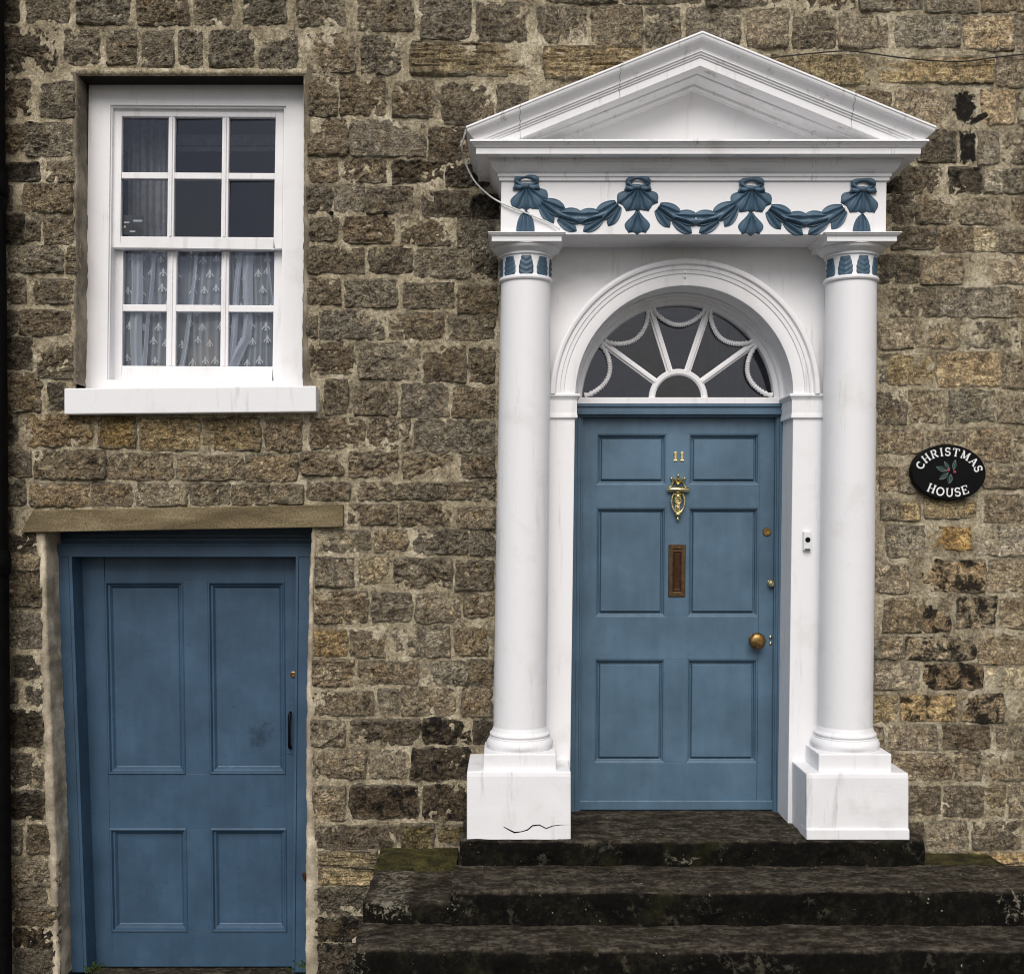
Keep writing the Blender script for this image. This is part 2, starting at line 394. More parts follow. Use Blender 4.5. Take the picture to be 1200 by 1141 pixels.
# ------------------------------------------------------------------ ground and dark rooms behind the glass
def ground_z(x): return -.06 + .12 * (max(-1.3, min(2.9, x)) + 1.3)
mb = MB()
xs = [-300, -60, -12, -4] + [-1.6 + .2 * i for i in range(25)] + [6, 14, 60, 300]
ys = [-300, -60, -20, -8, -5, -3, -2, -1, .4]
mb.grid([[(x, y, ground_z(x)) for x in xs] for y in ys], True)
g = mb.build('road', M['ground']); g['kind'] = 'structure'
def room(name, x0, x1, y0, y1, z0, z1, mat):
    mb = MB()
    a = [mb.vert(p) for p in ((x0, y0, z0), (x1, y0, z0), (x1, y0, z1), (x0, y0, z1))]
    b = [mb.vert(p) for p in ((x0, y1, z0), (x1, y1, z0), (x1, y1, z1), (x0, y1, z1))]
    mb.face(b)
    for i in range(4): mb.face((a[i], a[(i + 1) % 4], b[(i + 1) % 4], b[i]))
    o = mb.build(name, M[mat]); o['kind'] = 'structure'
    return o
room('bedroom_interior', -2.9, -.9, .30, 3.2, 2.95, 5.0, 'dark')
room('hallway_interior', .1, 1.6, .24, 4.2, .6, 4.0, 'hall')

# ------------------------------------------------------------------ the stone house wall
house = empty('house_wall', (0, 0, .2))
tag(house, 'rubble stone house wall of coursed dark gritstone blocks in pale mortar', 'wall', kind='thing')
ROWS = """
-8,-22,22,25,d 33,-22,80,26 92,-22,152,28 163,-22,220,29 229,-22,270,29 285,-22,334,28 350,-22,404,30 420,-22,484,36 494,-22,550,46 559,3,616,48 630,10,686,50 693,10,751,55,q 757,10,796,55 806,10,866,50,g 876,12,922,55,g 930,15,978,56 984,16,1040,56,g 1050,20,1124,55 1129,20,1187,58,q 1192,20,1240,60,g
640,-22,722,3 729,-22,820,3 827,-22,898,7 904,-22,1003,10 1008,-22,1080,12 1085,-22,1146,14 1151,-22,1235,13
5,33,67,86,d 77,37,116,75 127,36,159,75 167,37,202,78 211,37,236,77 247,37,296,78 305,35,347,82 362,40,414,84 425,43,469,86 482,50,632,88,l 638,55,752,92,l 905,67,928,85,l 936,65,1019,98,t 1029,68,1163,97,L 1168,65,1240,102
4,92,35,135 48,97,88,137 362,91,394,135 400,90,452,135 462,96,508,137 519,99,577,145 584,101,618,142 998,107,1043,131 1050,107,1108,152,g 1150,106,1188,145,q 1192,105,1240,150
3,148,27,178,b 32,145,88,182 361,140,406,182 411,142,498,183,g 504,150,562,190,d 1076,155,1119,189,d 1146,155,1169,192,g 1175,155,1240,190
4,192,45,211,k 56,190,88,212 360,188,395,212 402,186,451,213 461,190,520,214,d 523,193,572,218,k 1036,208,1057,226,k 1058,196,1104,227,d 1112,197,1150,227,k 1153,201,1174,226,g 1177,198,1240,226
2,220,13,246 28,217,84,248 361,219,388,249 393,218,426,247,g 432,220,483,249 496,225,549,253,d 554,230,584,255,k 1038,230,1070,262,d 1075,230,1116,261 1127,232,1183,262 1187,232,1240,262
3,252,28,285,k 31,256,46,281 54,257,86,285 364,257,395,281 404,255,461,284 470,256,527,287 537,258,578,289 1046,268,1096,291,d 1098,268,1139,294 1141,268,1168,294,p 1171,270,1240,295
10,289,73,318 79,289,90,319 362,291,426,319 433,291,482,319 486,293,551,325 556,294,582,325 1031,300,1076,331,d 1079,301,1128,332 1131,300,1240,331,g
6,328,29,355 42,329,87,355 362,327,398,355 405,329,465,359 474,333,531,360 538,337,581,367 1042,338,1096,371 1100,338,1185,371,g 1188,340,1240,371
5,366,20,393 24,365,82,392 361,372,371,395 376,365,449,396 456,368,519,399 526,370,579,397 1029,378,1069,408,g 1073,379,1123,408 1126,378,1193,408 1197,378,1240,408
7,396,37,432,d 45,404,88,442 364,402,413,438 421,403,492,443 497,405,545,446 551,409,578,448 1032,416,1037,450 1040,416,1093,451,t 1098,414,1171,452,p 1174,413,1240,455
9,437,47,481,b 57,450,76,479,d 382,446,406,484 416,449,463,486 472,451,525,488,g 531,455,578,488 1029,458,1061,496 1065,458,1110,495 1113,458,1166,495 1169,459,1240,495
4,485,19,520,d 33,486,109,522,b 117,490,158,523,T 165,492,233,527,t 240,491,304,527,t 312,493,353,528 365,490,427,525 433,489,480,526 487,493,552,529 556,496,578,530 1029,505,1080,530,g 1088,505,1131,529 1134,502,1183,540 1188,504,1240,541
4,531,36,557 41,529,122,560 127,533,202,561,o 208,535,285,561,o 289,534,348,563,o 354,531,401,555 410,531,465,558 474,534,531,559 542,534,579,559 1032,548,1052,575 1055,548,1074,576 1152,548,1240,571
4,563,28,590 37,568,105,592,o 108,567,154,591,o 160,567,218,591,o 223,568,269,590,o 273,569,314,590,o 318,569,355,589,o 361,566,409,585 419,566,457,585 461,568,477,583 480,567,523,584 526,566,552,584 555,563,579,585 1033,587,1053,608 1055,588,1077,609,t 1084,586,1143,606,t 1155,581,1194,611 1197,582,1240,611
4,598,14,617,d 409,592,464,613 471,590,528,615 537,596,578,618 1039,617,1083,652 1090,618,1138,643,T 1141,615,1240,650,g
6,626,43,645,d 8,647,46,666,p 372,623,433,645 441,622,477,645 485,622,547,648 552,622,579,649 1026,661,1064,694,g 1069,657,1154,692,s 1159,657,1240,693
6,670,49,709 371,654,414,686 422,653,454,683,p 463,655,529,688 535,658,577,690 1036,701,1078,740 1082,702,1113,738,s 1122,700,1166,735,s 1172,700,1240,735
8,719,49,758 369,694,430,729 437,696,482,727 489,696,538,728 545,697,578,722 1022,750,1031,770 1033,747,1058,770 1061,747,1142,772,s 1147,744,1240,777
16,768,50,792,d 9,799,19,822,d 32,799,51,825 368,739,406,768,t 411,739,450,768 457,735,526,768 534,737,569,767 1024,777,1077,807,g 1083,779,1150,807,s 1156,782,1240,806,p
9,832,50,873,k 367,774,414,803 420,776,490,801 496,776,547,801 549,774,577,800 1022,816,1050,845,t 1056,815,1120,843,S 1124,814,1175,845,s 1180,813,1240,845
11,884,51,921 366,811,437,836 445,808,466,836 471,806,533,837 543,804,575,838 1022,852,1034,880 1042,850,1097,877,g 1106,850,1159,876,d 1168,853,1240,878
12,928,51,958,k 366,845,403,873 410,844,490,871,d 497,843,552,870,k 556,846,578,870,k 1042,886,1060,902 1061,884,1115,912 1119,881,1149,913 1156,884,1240,913
13,968,25,999 33,967,58,998 367,880,428,910 434,880,475,911 483,876,552,912,k 1062,922,1101,952,d 1107,921,1151,955,d 1152,921,1177,955,b 1182,920,1240,957
14,1010,67,1037 15,1040,53,1060 16,1062,67,1083,d 17,1087,67,1109,k 18,1112,67,1150,d 367,922,404,960 411,921,490,958,k 497,920,556,960,k 1064,965,1081,987,d 1084,962,1133,998 1140,963,1196,994,d 1200,962,1240,994
371,968,467,994,d 470,966,507,994,m 515,968,552,986,m 374,997,441,1014,L 375,1018,436,1036,L 371,1040,434,1070,d 370,1075,430,1102,k 370,1106,430,1150,k 1138,999,1240,1010,L 1148,1012,1240,1024,L 1086,1000,1134,1010,b
"""
stones = []
for tok in ROWS.split():
    a = tok.split(',')
    stones.append((*[float(v) for v in a[:4]], a[4] if len(a) > 4 else 'n'))
TYPES = {  # tint, soot, moss, relief factor
    'n': ((1, .98, .95), -.10, -.4, 1.0), 'd': ((.55, .53, .51), .16, -.4, 1.0), 'k': ((.36, .33, .30), .42, -.4, .9), 'g': ((1.30, 1.27, 1.25), -.3, -.6, .55),
    'b': ((1.08, .97, .80), .0, -.1, 1.0), 't': ((1.3, 1.16, .88), -.16, -.4, .9), 'T': ((1.55, 1.25, .74), .10, -.5, .9), 'l': ((1.45, 1.28, 1.0), -.2, -.5, 1.2),
    'L': ((1.6, 1.42, 1.08), -.14, -.5, 1.3), 'p': ((1.7, 1.6, 1.4), -.5, -.6, .7), 'q': ((1.5, 1.42, 1.3), -.3, -.6, .7), 'o': ((1.3, 1.22, 1.1), -.22, -.5, .8),
    's': ((1.15, 1.03, .88), .47, -.5, .8), 'S': ((1.35, 1.18, .88), .45, -.5, .6), 'm': ((.7, .68, .5), .1, .32, .9)}
def stone_mesh(x0, y0, x1, y1, ty, cell=1.5, seed=0):
    tint, soot, moss, rel = TYPES[ty]
    r = random.Random(seed * 7919 + 13)
    g_ = 3.6
    X0, X1, Z0, Z1 = WX(x0 - g_, 0), WX(x1 + g_, 0), WZ(y1 + g_, 0), WZ(y0 - g_, 0)
    w, h = X1 - X0, Z1 - Z0
    nu, nv = max(5, int((x1 - x0) / cell)), max(5, int((y1 - y0) / cell))
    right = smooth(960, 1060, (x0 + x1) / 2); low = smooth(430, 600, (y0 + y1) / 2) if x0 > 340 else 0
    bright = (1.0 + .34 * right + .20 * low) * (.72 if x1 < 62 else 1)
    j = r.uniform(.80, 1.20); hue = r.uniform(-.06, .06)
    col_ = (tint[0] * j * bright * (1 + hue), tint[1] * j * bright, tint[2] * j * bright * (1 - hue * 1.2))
    base = r.uniform(.006, .016) * (1 - .30 * right)
    floor_ = r.uniform(.0115, .0185)
    planes = [(r.uniform(.004, .012), r.uniform(-.13, .13), r.uniform(-.20, .20)) for _ in range(4)]
    smear = r.uniform(-.12, .22)
    relief = r.uniform(.75, 1.25) * rel * (1 - .40 * right)
    tx, tz = r.uniform(-.07, .07), r.uniform(-.10, .07)     # the face is dressed slightly out of plane
    layered = ty in 'lL'
    cx, cz = (X0 + X1) / 2, (Z0 + Z1) / 2
    so = Vector((r.uniform(-50, 50), r.uniform(-50, 50), r.uniform(-50, 50)))
    v, f, wear = [], [], []
    for i in range(nv + 1):
        for k in range(nu + 1):
            a, b = 2 * k / nu - 1, 2 * i / nv - 1
            cc = 1 - .055 * (a * a * b * b) ** 1.5
            lx, lz = a * cc * w / 2, b * cc * h / 2
            p = Vector((cx + lx, 0, cz + lz))
            em = max(abs(a), abs(b)) ** 4
            q = p * 26 + so * .3
            lx += noise.noise(q) * .0105 * em; lz += noise.noise(q + Vector((9, 4, 2))) * .0105 * em
            ed = min((1 - abs(a)) * w / 2, (1 - abs(b)) * h / 2)
            rise = smooth(0, .011 + .006 * noise.noise(p * 17 + so), ed)
            q2 = p + so
            if layered:
                n = noise.fractal(Vector((q2.x * 6, 0, q2.z * 62)), .9, 2.1, 4) * .85 + noise.noise(q2 * 22) * .35
            else:
                n = (1 - abs(noise.noise(q2 * 12)) * 2.4) * .42 - abs(noise.noise(q2 * 29)) * .9 + noise.fractal(q2 * 34, .7, 2.2, 4) * .62 + .12
                t = noise.noise(q2 * 9)
                n += .5 * (abs(((t * 3.1) % 1) - .5) - .25)
            chip = min(c_ + a_ * lx + b_ * lz for c_, a_, b_ in planes) - .003
            led = noise.noise(Vector((q2.x * 11, 3, q2.z * 24))) * 2.2
            led = (led - math.floor(led)) ** 3
            n += (chip / .0165 * .9 - led * .32) * (0 if layered else 1)
            hgt = -.013 + rise * (.013 + base + (tx * lx + tz * lz)) + rise * n * .0165 * relief
            lo = -.013 + rise * (floor_ + .004 * noise.noise(q2 * 30) + .003 * noise.noise(q2 * 70))
            if hgt < lo: hgt = lo + (hgt - lo) * .12
            v.append((cx + lx, -hgt, cz + lz))
            wear.append((1 - smooth(0, .040, ed) + smear * (1 if ed < .05 else .6), soot, moss, 1))
    m = nu + 1
    for i in range(nv):
        for k in range(nu): f.append((i * m + k, i * m + k + 1, (i + 1) * m + k + 1, (i + 1) * m + k))
    return v, f, wear, (*col_, 1)
def stone_object(name, meshes, mat):
    v, f, wear, tint = [], [], [], []
    for a, b, c, d in meshes:
        n = len(v); v += a; f += [tuple(i + n for i in q) for q in b]; wear += c; tint += [d] * len(a)
    xs_, ys_, zs_ = zip(*v)
    c = ((min(xs_) + max(xs_)) / 2, 0, min(zs_))
    me = bpy.data.meshes.new(name)
    me.from_pydata([(x - c[0], y, z - c[2]) for x, y, z in v], [], f)
    for nm, dat in (('wear', wear), ('tint', tint)):
        at = me.attributes.new(nm, 'FLOAT_COLOR', 'POINT')
        at.data.foreach_set('color', [x for q in dat for x in q])
    me.materials.append(mat)
    o = bpy.data.objects.new(name, me); col.objects.link(o)
    o.parent = house; o.location = Vector(c) - ORIG[house]; ORIG[o] = Vector(c)
    return o
def hidden(s):     # stones the portico or sill covers in the photo
    return 0
order = sorted(range(len(stones)), key=lambda i: -(stones[i][2] - stones[i][0]) * (stones[i][3] - stones[i][1]))
N_STONE = len(stones)
rest = []
for rank, i in enumerate(order):
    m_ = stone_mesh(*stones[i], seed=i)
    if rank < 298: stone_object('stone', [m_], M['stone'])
    else: rest.append(m_)
# the wall goes on past the edges of the picture
y = -262.0
k = 1000
while y < 1140:
    hh = rng.uniform(30, 42)
    for xa, xb in ((1247, 1560), (-330, -14)) if y > -24 else ((-330, 1560),):
        x = xa + rng.uniform(-20, 0)
        while x < xb - 10:
            ww = min(rng.uniform(38, 85), xb - x)
            if ww > 14 and y + hh < 1140 and (y > -24 or y + hh < -24):
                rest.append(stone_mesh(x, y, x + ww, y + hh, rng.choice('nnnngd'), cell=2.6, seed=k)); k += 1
            x += ww + rng.uniform(5, 9)
    y += hh + 7
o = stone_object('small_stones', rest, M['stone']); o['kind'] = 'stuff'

# mortar bed with openings left for window and doors
def in_opening(px, py):
    if 88 < px < 357 and 87 < py < 470: return True
    if py > 610 and lerp(50, 70, (py - 610) / 530) < px < lerp(369, 361, (py - 610) / 530): return True
    return 665 < px < 928 and 296 < py < 1000
def mortar_y(x, z):
    p = Vector((x, 1.7, z))
    n = noise.noise(p * 11) * .0050 + noise.noise(p * 31) * .0042 + noise.noise(p * 78) * .0028
    return -.001 - n
mb = MB()
def mgrid(pxs, pys):
    ids = {}
    def vid(i, j):
        if (i, j) not in ids:
            X, Z = WX(pxs[i], 0), WZ(pys[j], 0)
            ids[i, j] = mb.vert((X, mortar_y(X, Z), Z))
        return ids[i, j]
    for i in range(len(pxs) - 1):
        for j in range(len(pys) - 1):
            if not in_opening((pxs[i] + pxs[i + 1]) / 2, (pys[j] + pys[j + 1]) / 2):
                mb.face((vid(i, j), vid(i, j + 1), vid(i + 1, j + 1), vid(i + 1, j)), True)
mgrid([-16 + 3.1 * i for i in range(410)], [-26 + 3.1 * i for i in range(387)])
mgrid([-340 + 12 * i for i in range(28)], [-270 + 12 * i for i in range(121)])
mgrid([1254 + 12 * i for i in range(28)], [-270 + 12 * i for i in range(121)])
mgrid([-16 + 15.5 * i for i in range(83)], [-270 + 12.2 * i for i in range(21)])
mb.build('mortar', M['mortar'], house, angle=80)

# cement linings of the openings
def reveal_strip(pts, depth, side, mat='cement'):
    """pts: (py, px of outer lip, px of arris); side -1 = left jamb"""
    rows = []
    py = pts[0][0]
    while py <= pts[-1][0]:
        for a, b in zip(pts, pts[1:]):
            if a[0] <= py <= b[0]:
                t = (py - a[0]) / (b[0] - a[0]); xo, xi = lerp(a[1], b[1], t), lerp(a[2], b[2], t); break
        n = noise.noise(Vector((py * .045, side * 3.3, 0))); n2 = noise.noise(Vector((py * .13, side * 7.7, 4)))
        xo += n * 3.4 + n2 * 1.6; xi += n2 * 1.1 + n * .8
        Z = WZ(py, 0); XO, XI = WX(xo, 0), WX(xi, 0)
        d = .0015 * n2
        rows.append([(XO, .012, Z), (lerp(XO, XI, .22), -.008 + d, Z), (lerp(XO, XI, .72), -.011 + d, Z), (XI, -.006, Z), (XI - side * .004, .006, Z), (XI + n2 * .002, depth * .5, Z), (XI, depth, Z)])
        py += 4
    mb = MB(); mb.grid(rows, True, False, side > 0)
    return mb.build('cement_reveal', M[mat], house, angle=70)
reveal_strip([(82, 86, 90), (200, 86, 91), (300, 89, 91), (400, 86, 90), (452, 85, 89)], .17, -1)
reveal_strip([(82, 366, 357), (200, 363, 357), (400, 362, 355), (440, 366, 355), (452, 372, 356), (490, 378, 368)], .17, 1)
reveal_strip([(618, 41, 52), (700, 46, 54), (830, 48, 59), (930, 51, 63), (1000, 56, 66), (1150, 62, 69)], .20, -1, 'cement_pale')
reveal_strip([(614, 371, 366), (700, 369, 363), (830, 368, 360), (950, 369, 360), (1040, 374, 359), (1150, 376, 359)], .20, 1, 'cement_pale')
mb = MB()
p0 = PL(.004)
mb.box(p0, 84, 78, 362, 87, .2)
rows = []
for i in range(70):
    px = 84 + i * 4; n = noise.noise(Vector((px * .06, 5, 1)))
    X = WX(px, 0)
    rows.append([(X, .01, WZ(79 + 1.5 * n, 0)), (X, -.012, WZ(82 + n, 0)), (X, -.014, WZ(86 + n, 0)), (X, -.004, WZ(88.5 + .8 * n, 0)), (X, .012, WZ(88.3, 0))])
mb.grid(rows, True)
mb.build('mortar_ledge', M['mortar'], house, angle=60)
mb = MB(); mb.wbox(WX(86, 0), WX(360, 0), .008, .22, WZ(87.8, 0), WZ(80, 0)); mb.build('shaded_soffit', M['soffit_shade'], house)  # window-head soffit, its deep shade put into the near-black colour
# the smooth sandstone lintel above the cellar door
mb = MB()
q = [PL(-.034)(24, 624), PL(-.034)(402, 617.5), PL(-.034)(402, 591), PL(-.034)(38, 598)]
mb.quadbox(q, -.034, .21)
o = mb.build('stone_lintel', M['lintel'], house, .006, 3)
lab(o, 'smooth tan sandstone lintel over the cellar door')
# old drill holes beside the window
for px, py in ((389, 251), (452, 251)):
    mb = MB(); mb.lathe(WX(px, 0), 0, [(.012, -.016), (.0085, -.017), (.008, -.009)], 12, WZ(py, 0), 'Y'); mb.lathe(WX(px, 0), 0, [(.0086, -.012), (.001, -.0121)], 12, WZ(py, 0), 'Y')
    mb.build('drill_hole', M['iron'], house)

# black downpipe at the edge
dp = empty('downpipe', (WX(-22, -.1), -.1, ground_z(-2.7)))
tag(dp, 'black iron downpipe running down the left edge of the stone wall', 'downpipe')
mb = MB()
rows_pts = [(WX(lerp(-14.5, -4, t), -.1), -.1, lerp(5.4, .05, t)) for t in [i / 12 for i in range(13)]]
mb.tube(rows_pts, .072, 20); mb.build('pipe', M['iron'], dp)
for t in (.27, .62):
    z = lerp(5.4, .05, t); x = WX(lerp(-14.5, -4, t), -.1)
    mb = MB(); mb.lathe(x, -.1, [(.077, 0), (.083, .01), (.083, .09), (.079, .1), (.079, .115), (.074, .12)], 24, z); mb.build('pipe_collar', M['iron'], dp)

# ------------------------------------------------------------------ entrance steps
steps = empty('entrance_steps', (1.0, -.5, .4))
tag(steps, 'worn blackened stone steps climbing to the blue front door', 'steps', kind='thing')
def rough_block(x0, x1, y0, y1, z0, z1, cell=.024, amp=.013, lich=None, worn=0.0, seed=0, tilt=0.0):
    bm = bmesh.new()
    nx, ny, nz = max(2, int((x1 - x0) / cell)), max(2, int((y1 - y0) / cell)), max(2, int((z1 - z0) / cell))
    mb = MB()
    rr = .022
    def put(x, y, z):
        p = Vector((x, y, z))
        # rounded arris
        ex, ez = min(y - y0, 9), z1 - z
        if ex < rr and ez < rr:
            dx, dz = rr - ex, rr - ez
            L = math.hypot(dx, dz)
            if L > rr: y += (dx - dx * rr / L); z -= (dz - dz * rr / L)
        s_ = Vector((seed * 3.1, seed * 1.7, seed))
        n = noise.fractal(p * 8 + s_, 1, 2, 4)
        fr = smooth(y0 + .06, y0, y)
        return (x + amp * .8 * noise.noise(p * 9 + s_ * 2), y + amp * n * fr * 1.2 + amp * .7 * noise.noise(p * 30 + s_) * fr, z - worn * smooth(y0 + .3, y0, y) * math.exp(-((x - .85) / .55) ** 2) + amp * .55 * noise.noise(p * 5 + s_) + amp * .3 * noise.noise(p * 24 + s_) + tilt * (y - y1))
    L = lambda a, b, n: [lerp(a, b, i / n) for i in range(n + 1)]
    mb.grid([[put(x, y, z1) for x in L(x0, x1, nx)] for y in L(y0, y1, ny)], True)
    mb.grid([[put(x, y0, z) for x in L(x0, x1, nx)] for z in L(z0, z1, nz)], True)
    mb.grid([[put(x0, y, z) for y in L(y0, y1, ny)] for z in L(z0, z1, nz)], True)
    mb.grid([[put(x1, y, z) for y in L(y0, y1, ny)] for z in L(z0, z1, nz)], True)
    return mb
def step_part(name, mb, lich=()):
    o = mb.build(name, M['step'], steps, angle=75)
    at = o.data.attributes.new('lichen', 'FLOAT', 'POINT')
    c = ORIG[o]
    vals = []
    for v in o.data.vertices:
        p = v.co + c
        s_ = 0
        for lx, lz, rx, rz, st in lich:
            s_ = max(s_, st * smooth(1.25, .55, math.hypot((p.x - lx) / rx, (p.z - lz) / rz)))
        vals.append(s_)
    at.data.foreach_set('value', vals)
    return o
zt = [ZC - 1.488, ZC - 1.611, ZC - 1.763]
yf = [-.41, -.755, -1.035]
step_part('step', rough_block(WX(540, yf[0]), WX(1083, yf[0]), yf[0], .30, zt[0] - .3, zt[0], seed=1, worn=.006), [(WX(800, yf[0]), zt[0] - .09, .12, .03, .62)])
step_part('step', rough_block(WX(528, yf[1]), WX(1300, yf[1]), yf[1], -.40, zt[1] - .3, zt[1], seed=2, worn=.006), [(WX(522, yf[1]), WZ(1058, yf[1]), .12, .05, .5), (WX(1192, yf[1]), WZ(1062, yf[1]), .11, .10, .55)])
step_part('step', rough_block(WX(413, yf[2]), WX(1380, yf[2]), yf[2], -.1, -.2, zt[2], seed=3, worn=.006), [(WX(422, yf[2]), WZ(1132, yf[2]), .05, .10, .62)])
step_part('side_block', rough_block(WX(425, -.74), WX(528, -.74) + .03, -.735, .02, .3, ZC - 1.67, seed=4, amp=.012), [(WX(455, -.74), WZ(1064, -.74), .11, .07, .66)])
mb = rough_block(WX(438, -.30), WX(534, -.30), -.30, .02, ZC - 1.80, ZC - 1.647, seed=5, amp=.007, tilt=.02)
mossm = NT('mossy_stone'); n_ = mossm.noise(11, 7, .7, .6); n2_ = mossm.noise(90, 6, .75)
mossy = mossm.fin(mossm.ramp(mossm.math('MULTIPLY_ADD', n_, .6, mossm.math('MULTIPLY', n2_, .4)), [(.38, (.006, .0055, .004)), (.47, (.028, .025, .009)), (.54, (.062, .056, .015)), (.62, (.105, .092, .03))]), .95, mossm.bump(n2_, .9, .008), spec=.2)
o = mb.build('moss_slab', mossy, steps, angle=75); lab(o, 'stone slab with green moss beside the top step')
mb = rough_block(WX(1078, -.2), WX(1176, -.2), -.395, .02, ZC - 1.85, ZC - 1.672, seed=6, amp=.01)
o = mb.build('moss_slab', mossy, steps, angle=75)
step_part('side_slab', rough_block(WX(1176, -.2) + .006, WX(1380, -.2), -.395, .02, ZC - 1.95, ZC - 1.735, seed=7, amp=.012))

# ------------------------------------------------------------------ the white classical door surround
ZR = ZC + 1.16
def lean(p): return (p[0] + .0132 * (p[2] - ZR), p[1], p[2])
def lean_door(p): return (p[0] + .0085 * (p[2] - ZC - .53), p[1], p[2])
XC = .857                                      # centre line of the doorway at capital height
sur = empty('door_surround', (XC, -.2, ZC - 1.49))
tag(sur, 'white classical door surround with two round columns, an arch and a triangular pediment', 'door surround', kind='thing')
YF, YB, YA = -.33, -.08, -.14                  # frieze face, plaster backing, arch and pilaster face
HWF = .914                                     # half width of the frieze
def P(mb, name, mat='white', parent=None, bevel=.003, **k): return mb.build(name, M[mat], parent or sur, bevel, xf=k.pop('xf', lean), **k)
# frieze block
z_f0, z_f1 = WZ(275, YF), WZ(204, YF)
mb = MB(); mb.wbox(XC - HWF, XC + HWF, YF, .03, z_f0, z_f1)
frieze = P(mb, 'frieze')
# horizontal cornice
def zc(py, o): return WZ(py, YF - o)
zs = zc(180.5, .12)
prof = [(-.06, zc(162, .145)), (.145, zc(163, .145)), (.147, zc(165.8, .145)), (.138, zc(166.4, .138)), (.137, zc(168.2, .137)), (.131, zc(169.6, .131)), (.124, zc(172.3, .124)), (.118, zc(173, .118)), (.118, zs), (.110, zs + .003), (.060, zs + .003),
        (.056, zs - .012), (.050, zs - .014), (.048, zs - .024), (.040, zs - .040), (.028, zs - .052), (.018, zs - .058), (.018, zs - .072), (.011, zs - .075), (.011, zs - .090), (.0, zs - .092)]
mb = MB(); mb.ring_sweep(XC - HWF, XC + HWF, YF, prof, .03)
cornice = P(mb, 'cornice', 'white_weathered', bevel=.002)
# pediment: raking cornice and sunk tympanum
za = WZ(36, YF - .166); slope = .405
zbase = zc(163, .145) - .004
prof = [(-.36, 0), (.166, 0), (.168, .010), (.163, .0135), (.163, .018), (.160, .026), (.153, .036), (.144, .046), (.136, .055), (.129, .064), (.126, .072), (.126, .078), (.119, .080), (.119, .088), (.112, .090), (.112, .098), (.106, .100), (.106, .138),
        (.022, .140), (.022, .147), (.014, .150), (-.070, .153), (-.070, .166), (-.084, .172), (-.088, .179), (-.105, .180)]
prof_rake = prof
rows = []
for o_, dz in prof:
    y_ = YF - o_
    ze = za - dz
    hw = HWF + max(o_, 0)
    if ze - slope * hw < zbase: hw = max(0.02, (ze - zbase) / slope)
    if o_ < 0 and dz == 0: hw = HWF + .166
    zb_ = ze - slope * hw
    rows.append([(XC + .004 - hw, .03, zb_), (XC + .004 - hw, y_, zb_), (XC + .004, y_, ze), (XC + .004 + hw, y_, zb_), (XC + .004 + hw, .03, zb_)])
mb = MB(); mb.grid(rows, False)
pediment = P(mb, 'pediment', 'white_weathered', bevel=.002)
mb = MB(); mb.quadbox([(XC - 1.0, zbase - .01), (XC + 1.0, zbase - .01), (XC + .004, za - .15)], YF + .098, .03)
P(mb, 'tympanum', 'white_shelter', pediment, 0)
# weathered joints across the mouldings
for xj in (XC - .37, XC + .71, XC - .83):
    pts = [(xj + .004 * math.sin(i * 1.7), YF - o_ - .0006, za - dz - slope * abs(xj - XC - .004)) for i, (o_, dz) in enumerate(prof_rake[1:18])]
    mb = MB(); mb.tube(pts, .0008, 5); mb.build('joint_crack', M['wire_dark'], pediment, xf=lean)
# plaster backing with the arched opening
ax, az = XC - .002, WZ(462, YA)
r_in, r_out = .5367, .664
xl, xr = XC - .90, XC + .90
mb = MB()
N = 48
front = []
arc = [(ax + (r_in + .02) * math.cos(math.pi * i / N), az + (r_in + .02) * math.sin(math.pi * i / N)) for i in range(N + 1)]
top = [(lerp(xr, xl, i / N), z_f0 + .01) for i in range(N + 1)]
for yy, fl in ((YB, False), (.05, True)):
    mb.grid([[(x, yy, z) for x, z in top], [(x, yy, z) for x, z in arc]], False, False, fl)
for xa, xb in ((xl, ax - r_in - .02), (ax + r_in + .02, xr)):
    mb.wbox(xa, xb, YB, .05, ZC - 1.49, az)
    mb.quadbox([(xa, az), (xb, az), (xb if xa == xl else xr, az + .001), (xl if xa == xl else xa, az + .001)], YB, .05)
for sx, arcpt in ((xr, arc[0]), (xl, arc[-1])):
    for yy in (YB,):
        a = [mb.vert(p) for p in ((sx, yy, z_f0 + .01), (arcpt[0], yy, arcpt[1]), (sx, yy, az))]; mb.face(a)
P(mb, 'spandrel_panel', 'white_shelter', bevel=0)
# archivolt and intrados
prof = [(r_out, YB + .005), (r_out, YA - .014), (r_out - .006, YA - .021), (r_out - .016, YA - .023), (r_out - .026, YA - .020), (r_out - .030, YA - .012), (r_out - .034, YA - .008), (r_out - .050, YA - .007), (r_out - .054, YA - .002), (r_out - .070, YA + .0),
        (r_out - .074, YA + .006), (r_in + .012, YA + .006), (r_in, YA + .010), (r_in, .05)]
mb = MB(); mb.lathe(ax, 0, [(r, y_) for r, y_ in prof], 64, az, 'Y', False, 0, math.pi)
arch = P(mb, 'arch', bevel=0, angle=28)
mb = MB()
ks = [(r_out + .001, YB + .01)] + [(r - .0005 if i else r + .0015, y_ - .0025) for i, (r, y_) in enumerate(prof[1:12])] + [(r_in - .001, YA + .006), (r_in - .001, -.02)]
mb.lathe(ax, 0, ks, 4, az, 'Y', False, math.pi / 2 - .022, math.pi / 2 + .026)
P(mb, 'keystone', parent=arch, bevel=0, angle=28)
for dz in (-.066, -.088):
    mb = MB(); mb.lathe(ax - .006, 0, [(.0065, YA + .004), (.0065, YA - .004), (.004, YA - .007), (.001, YA - .008)], 12, az + r_out + dz, 'Y'); P(mb, 'nail_head', parent=arch, bevel=0)
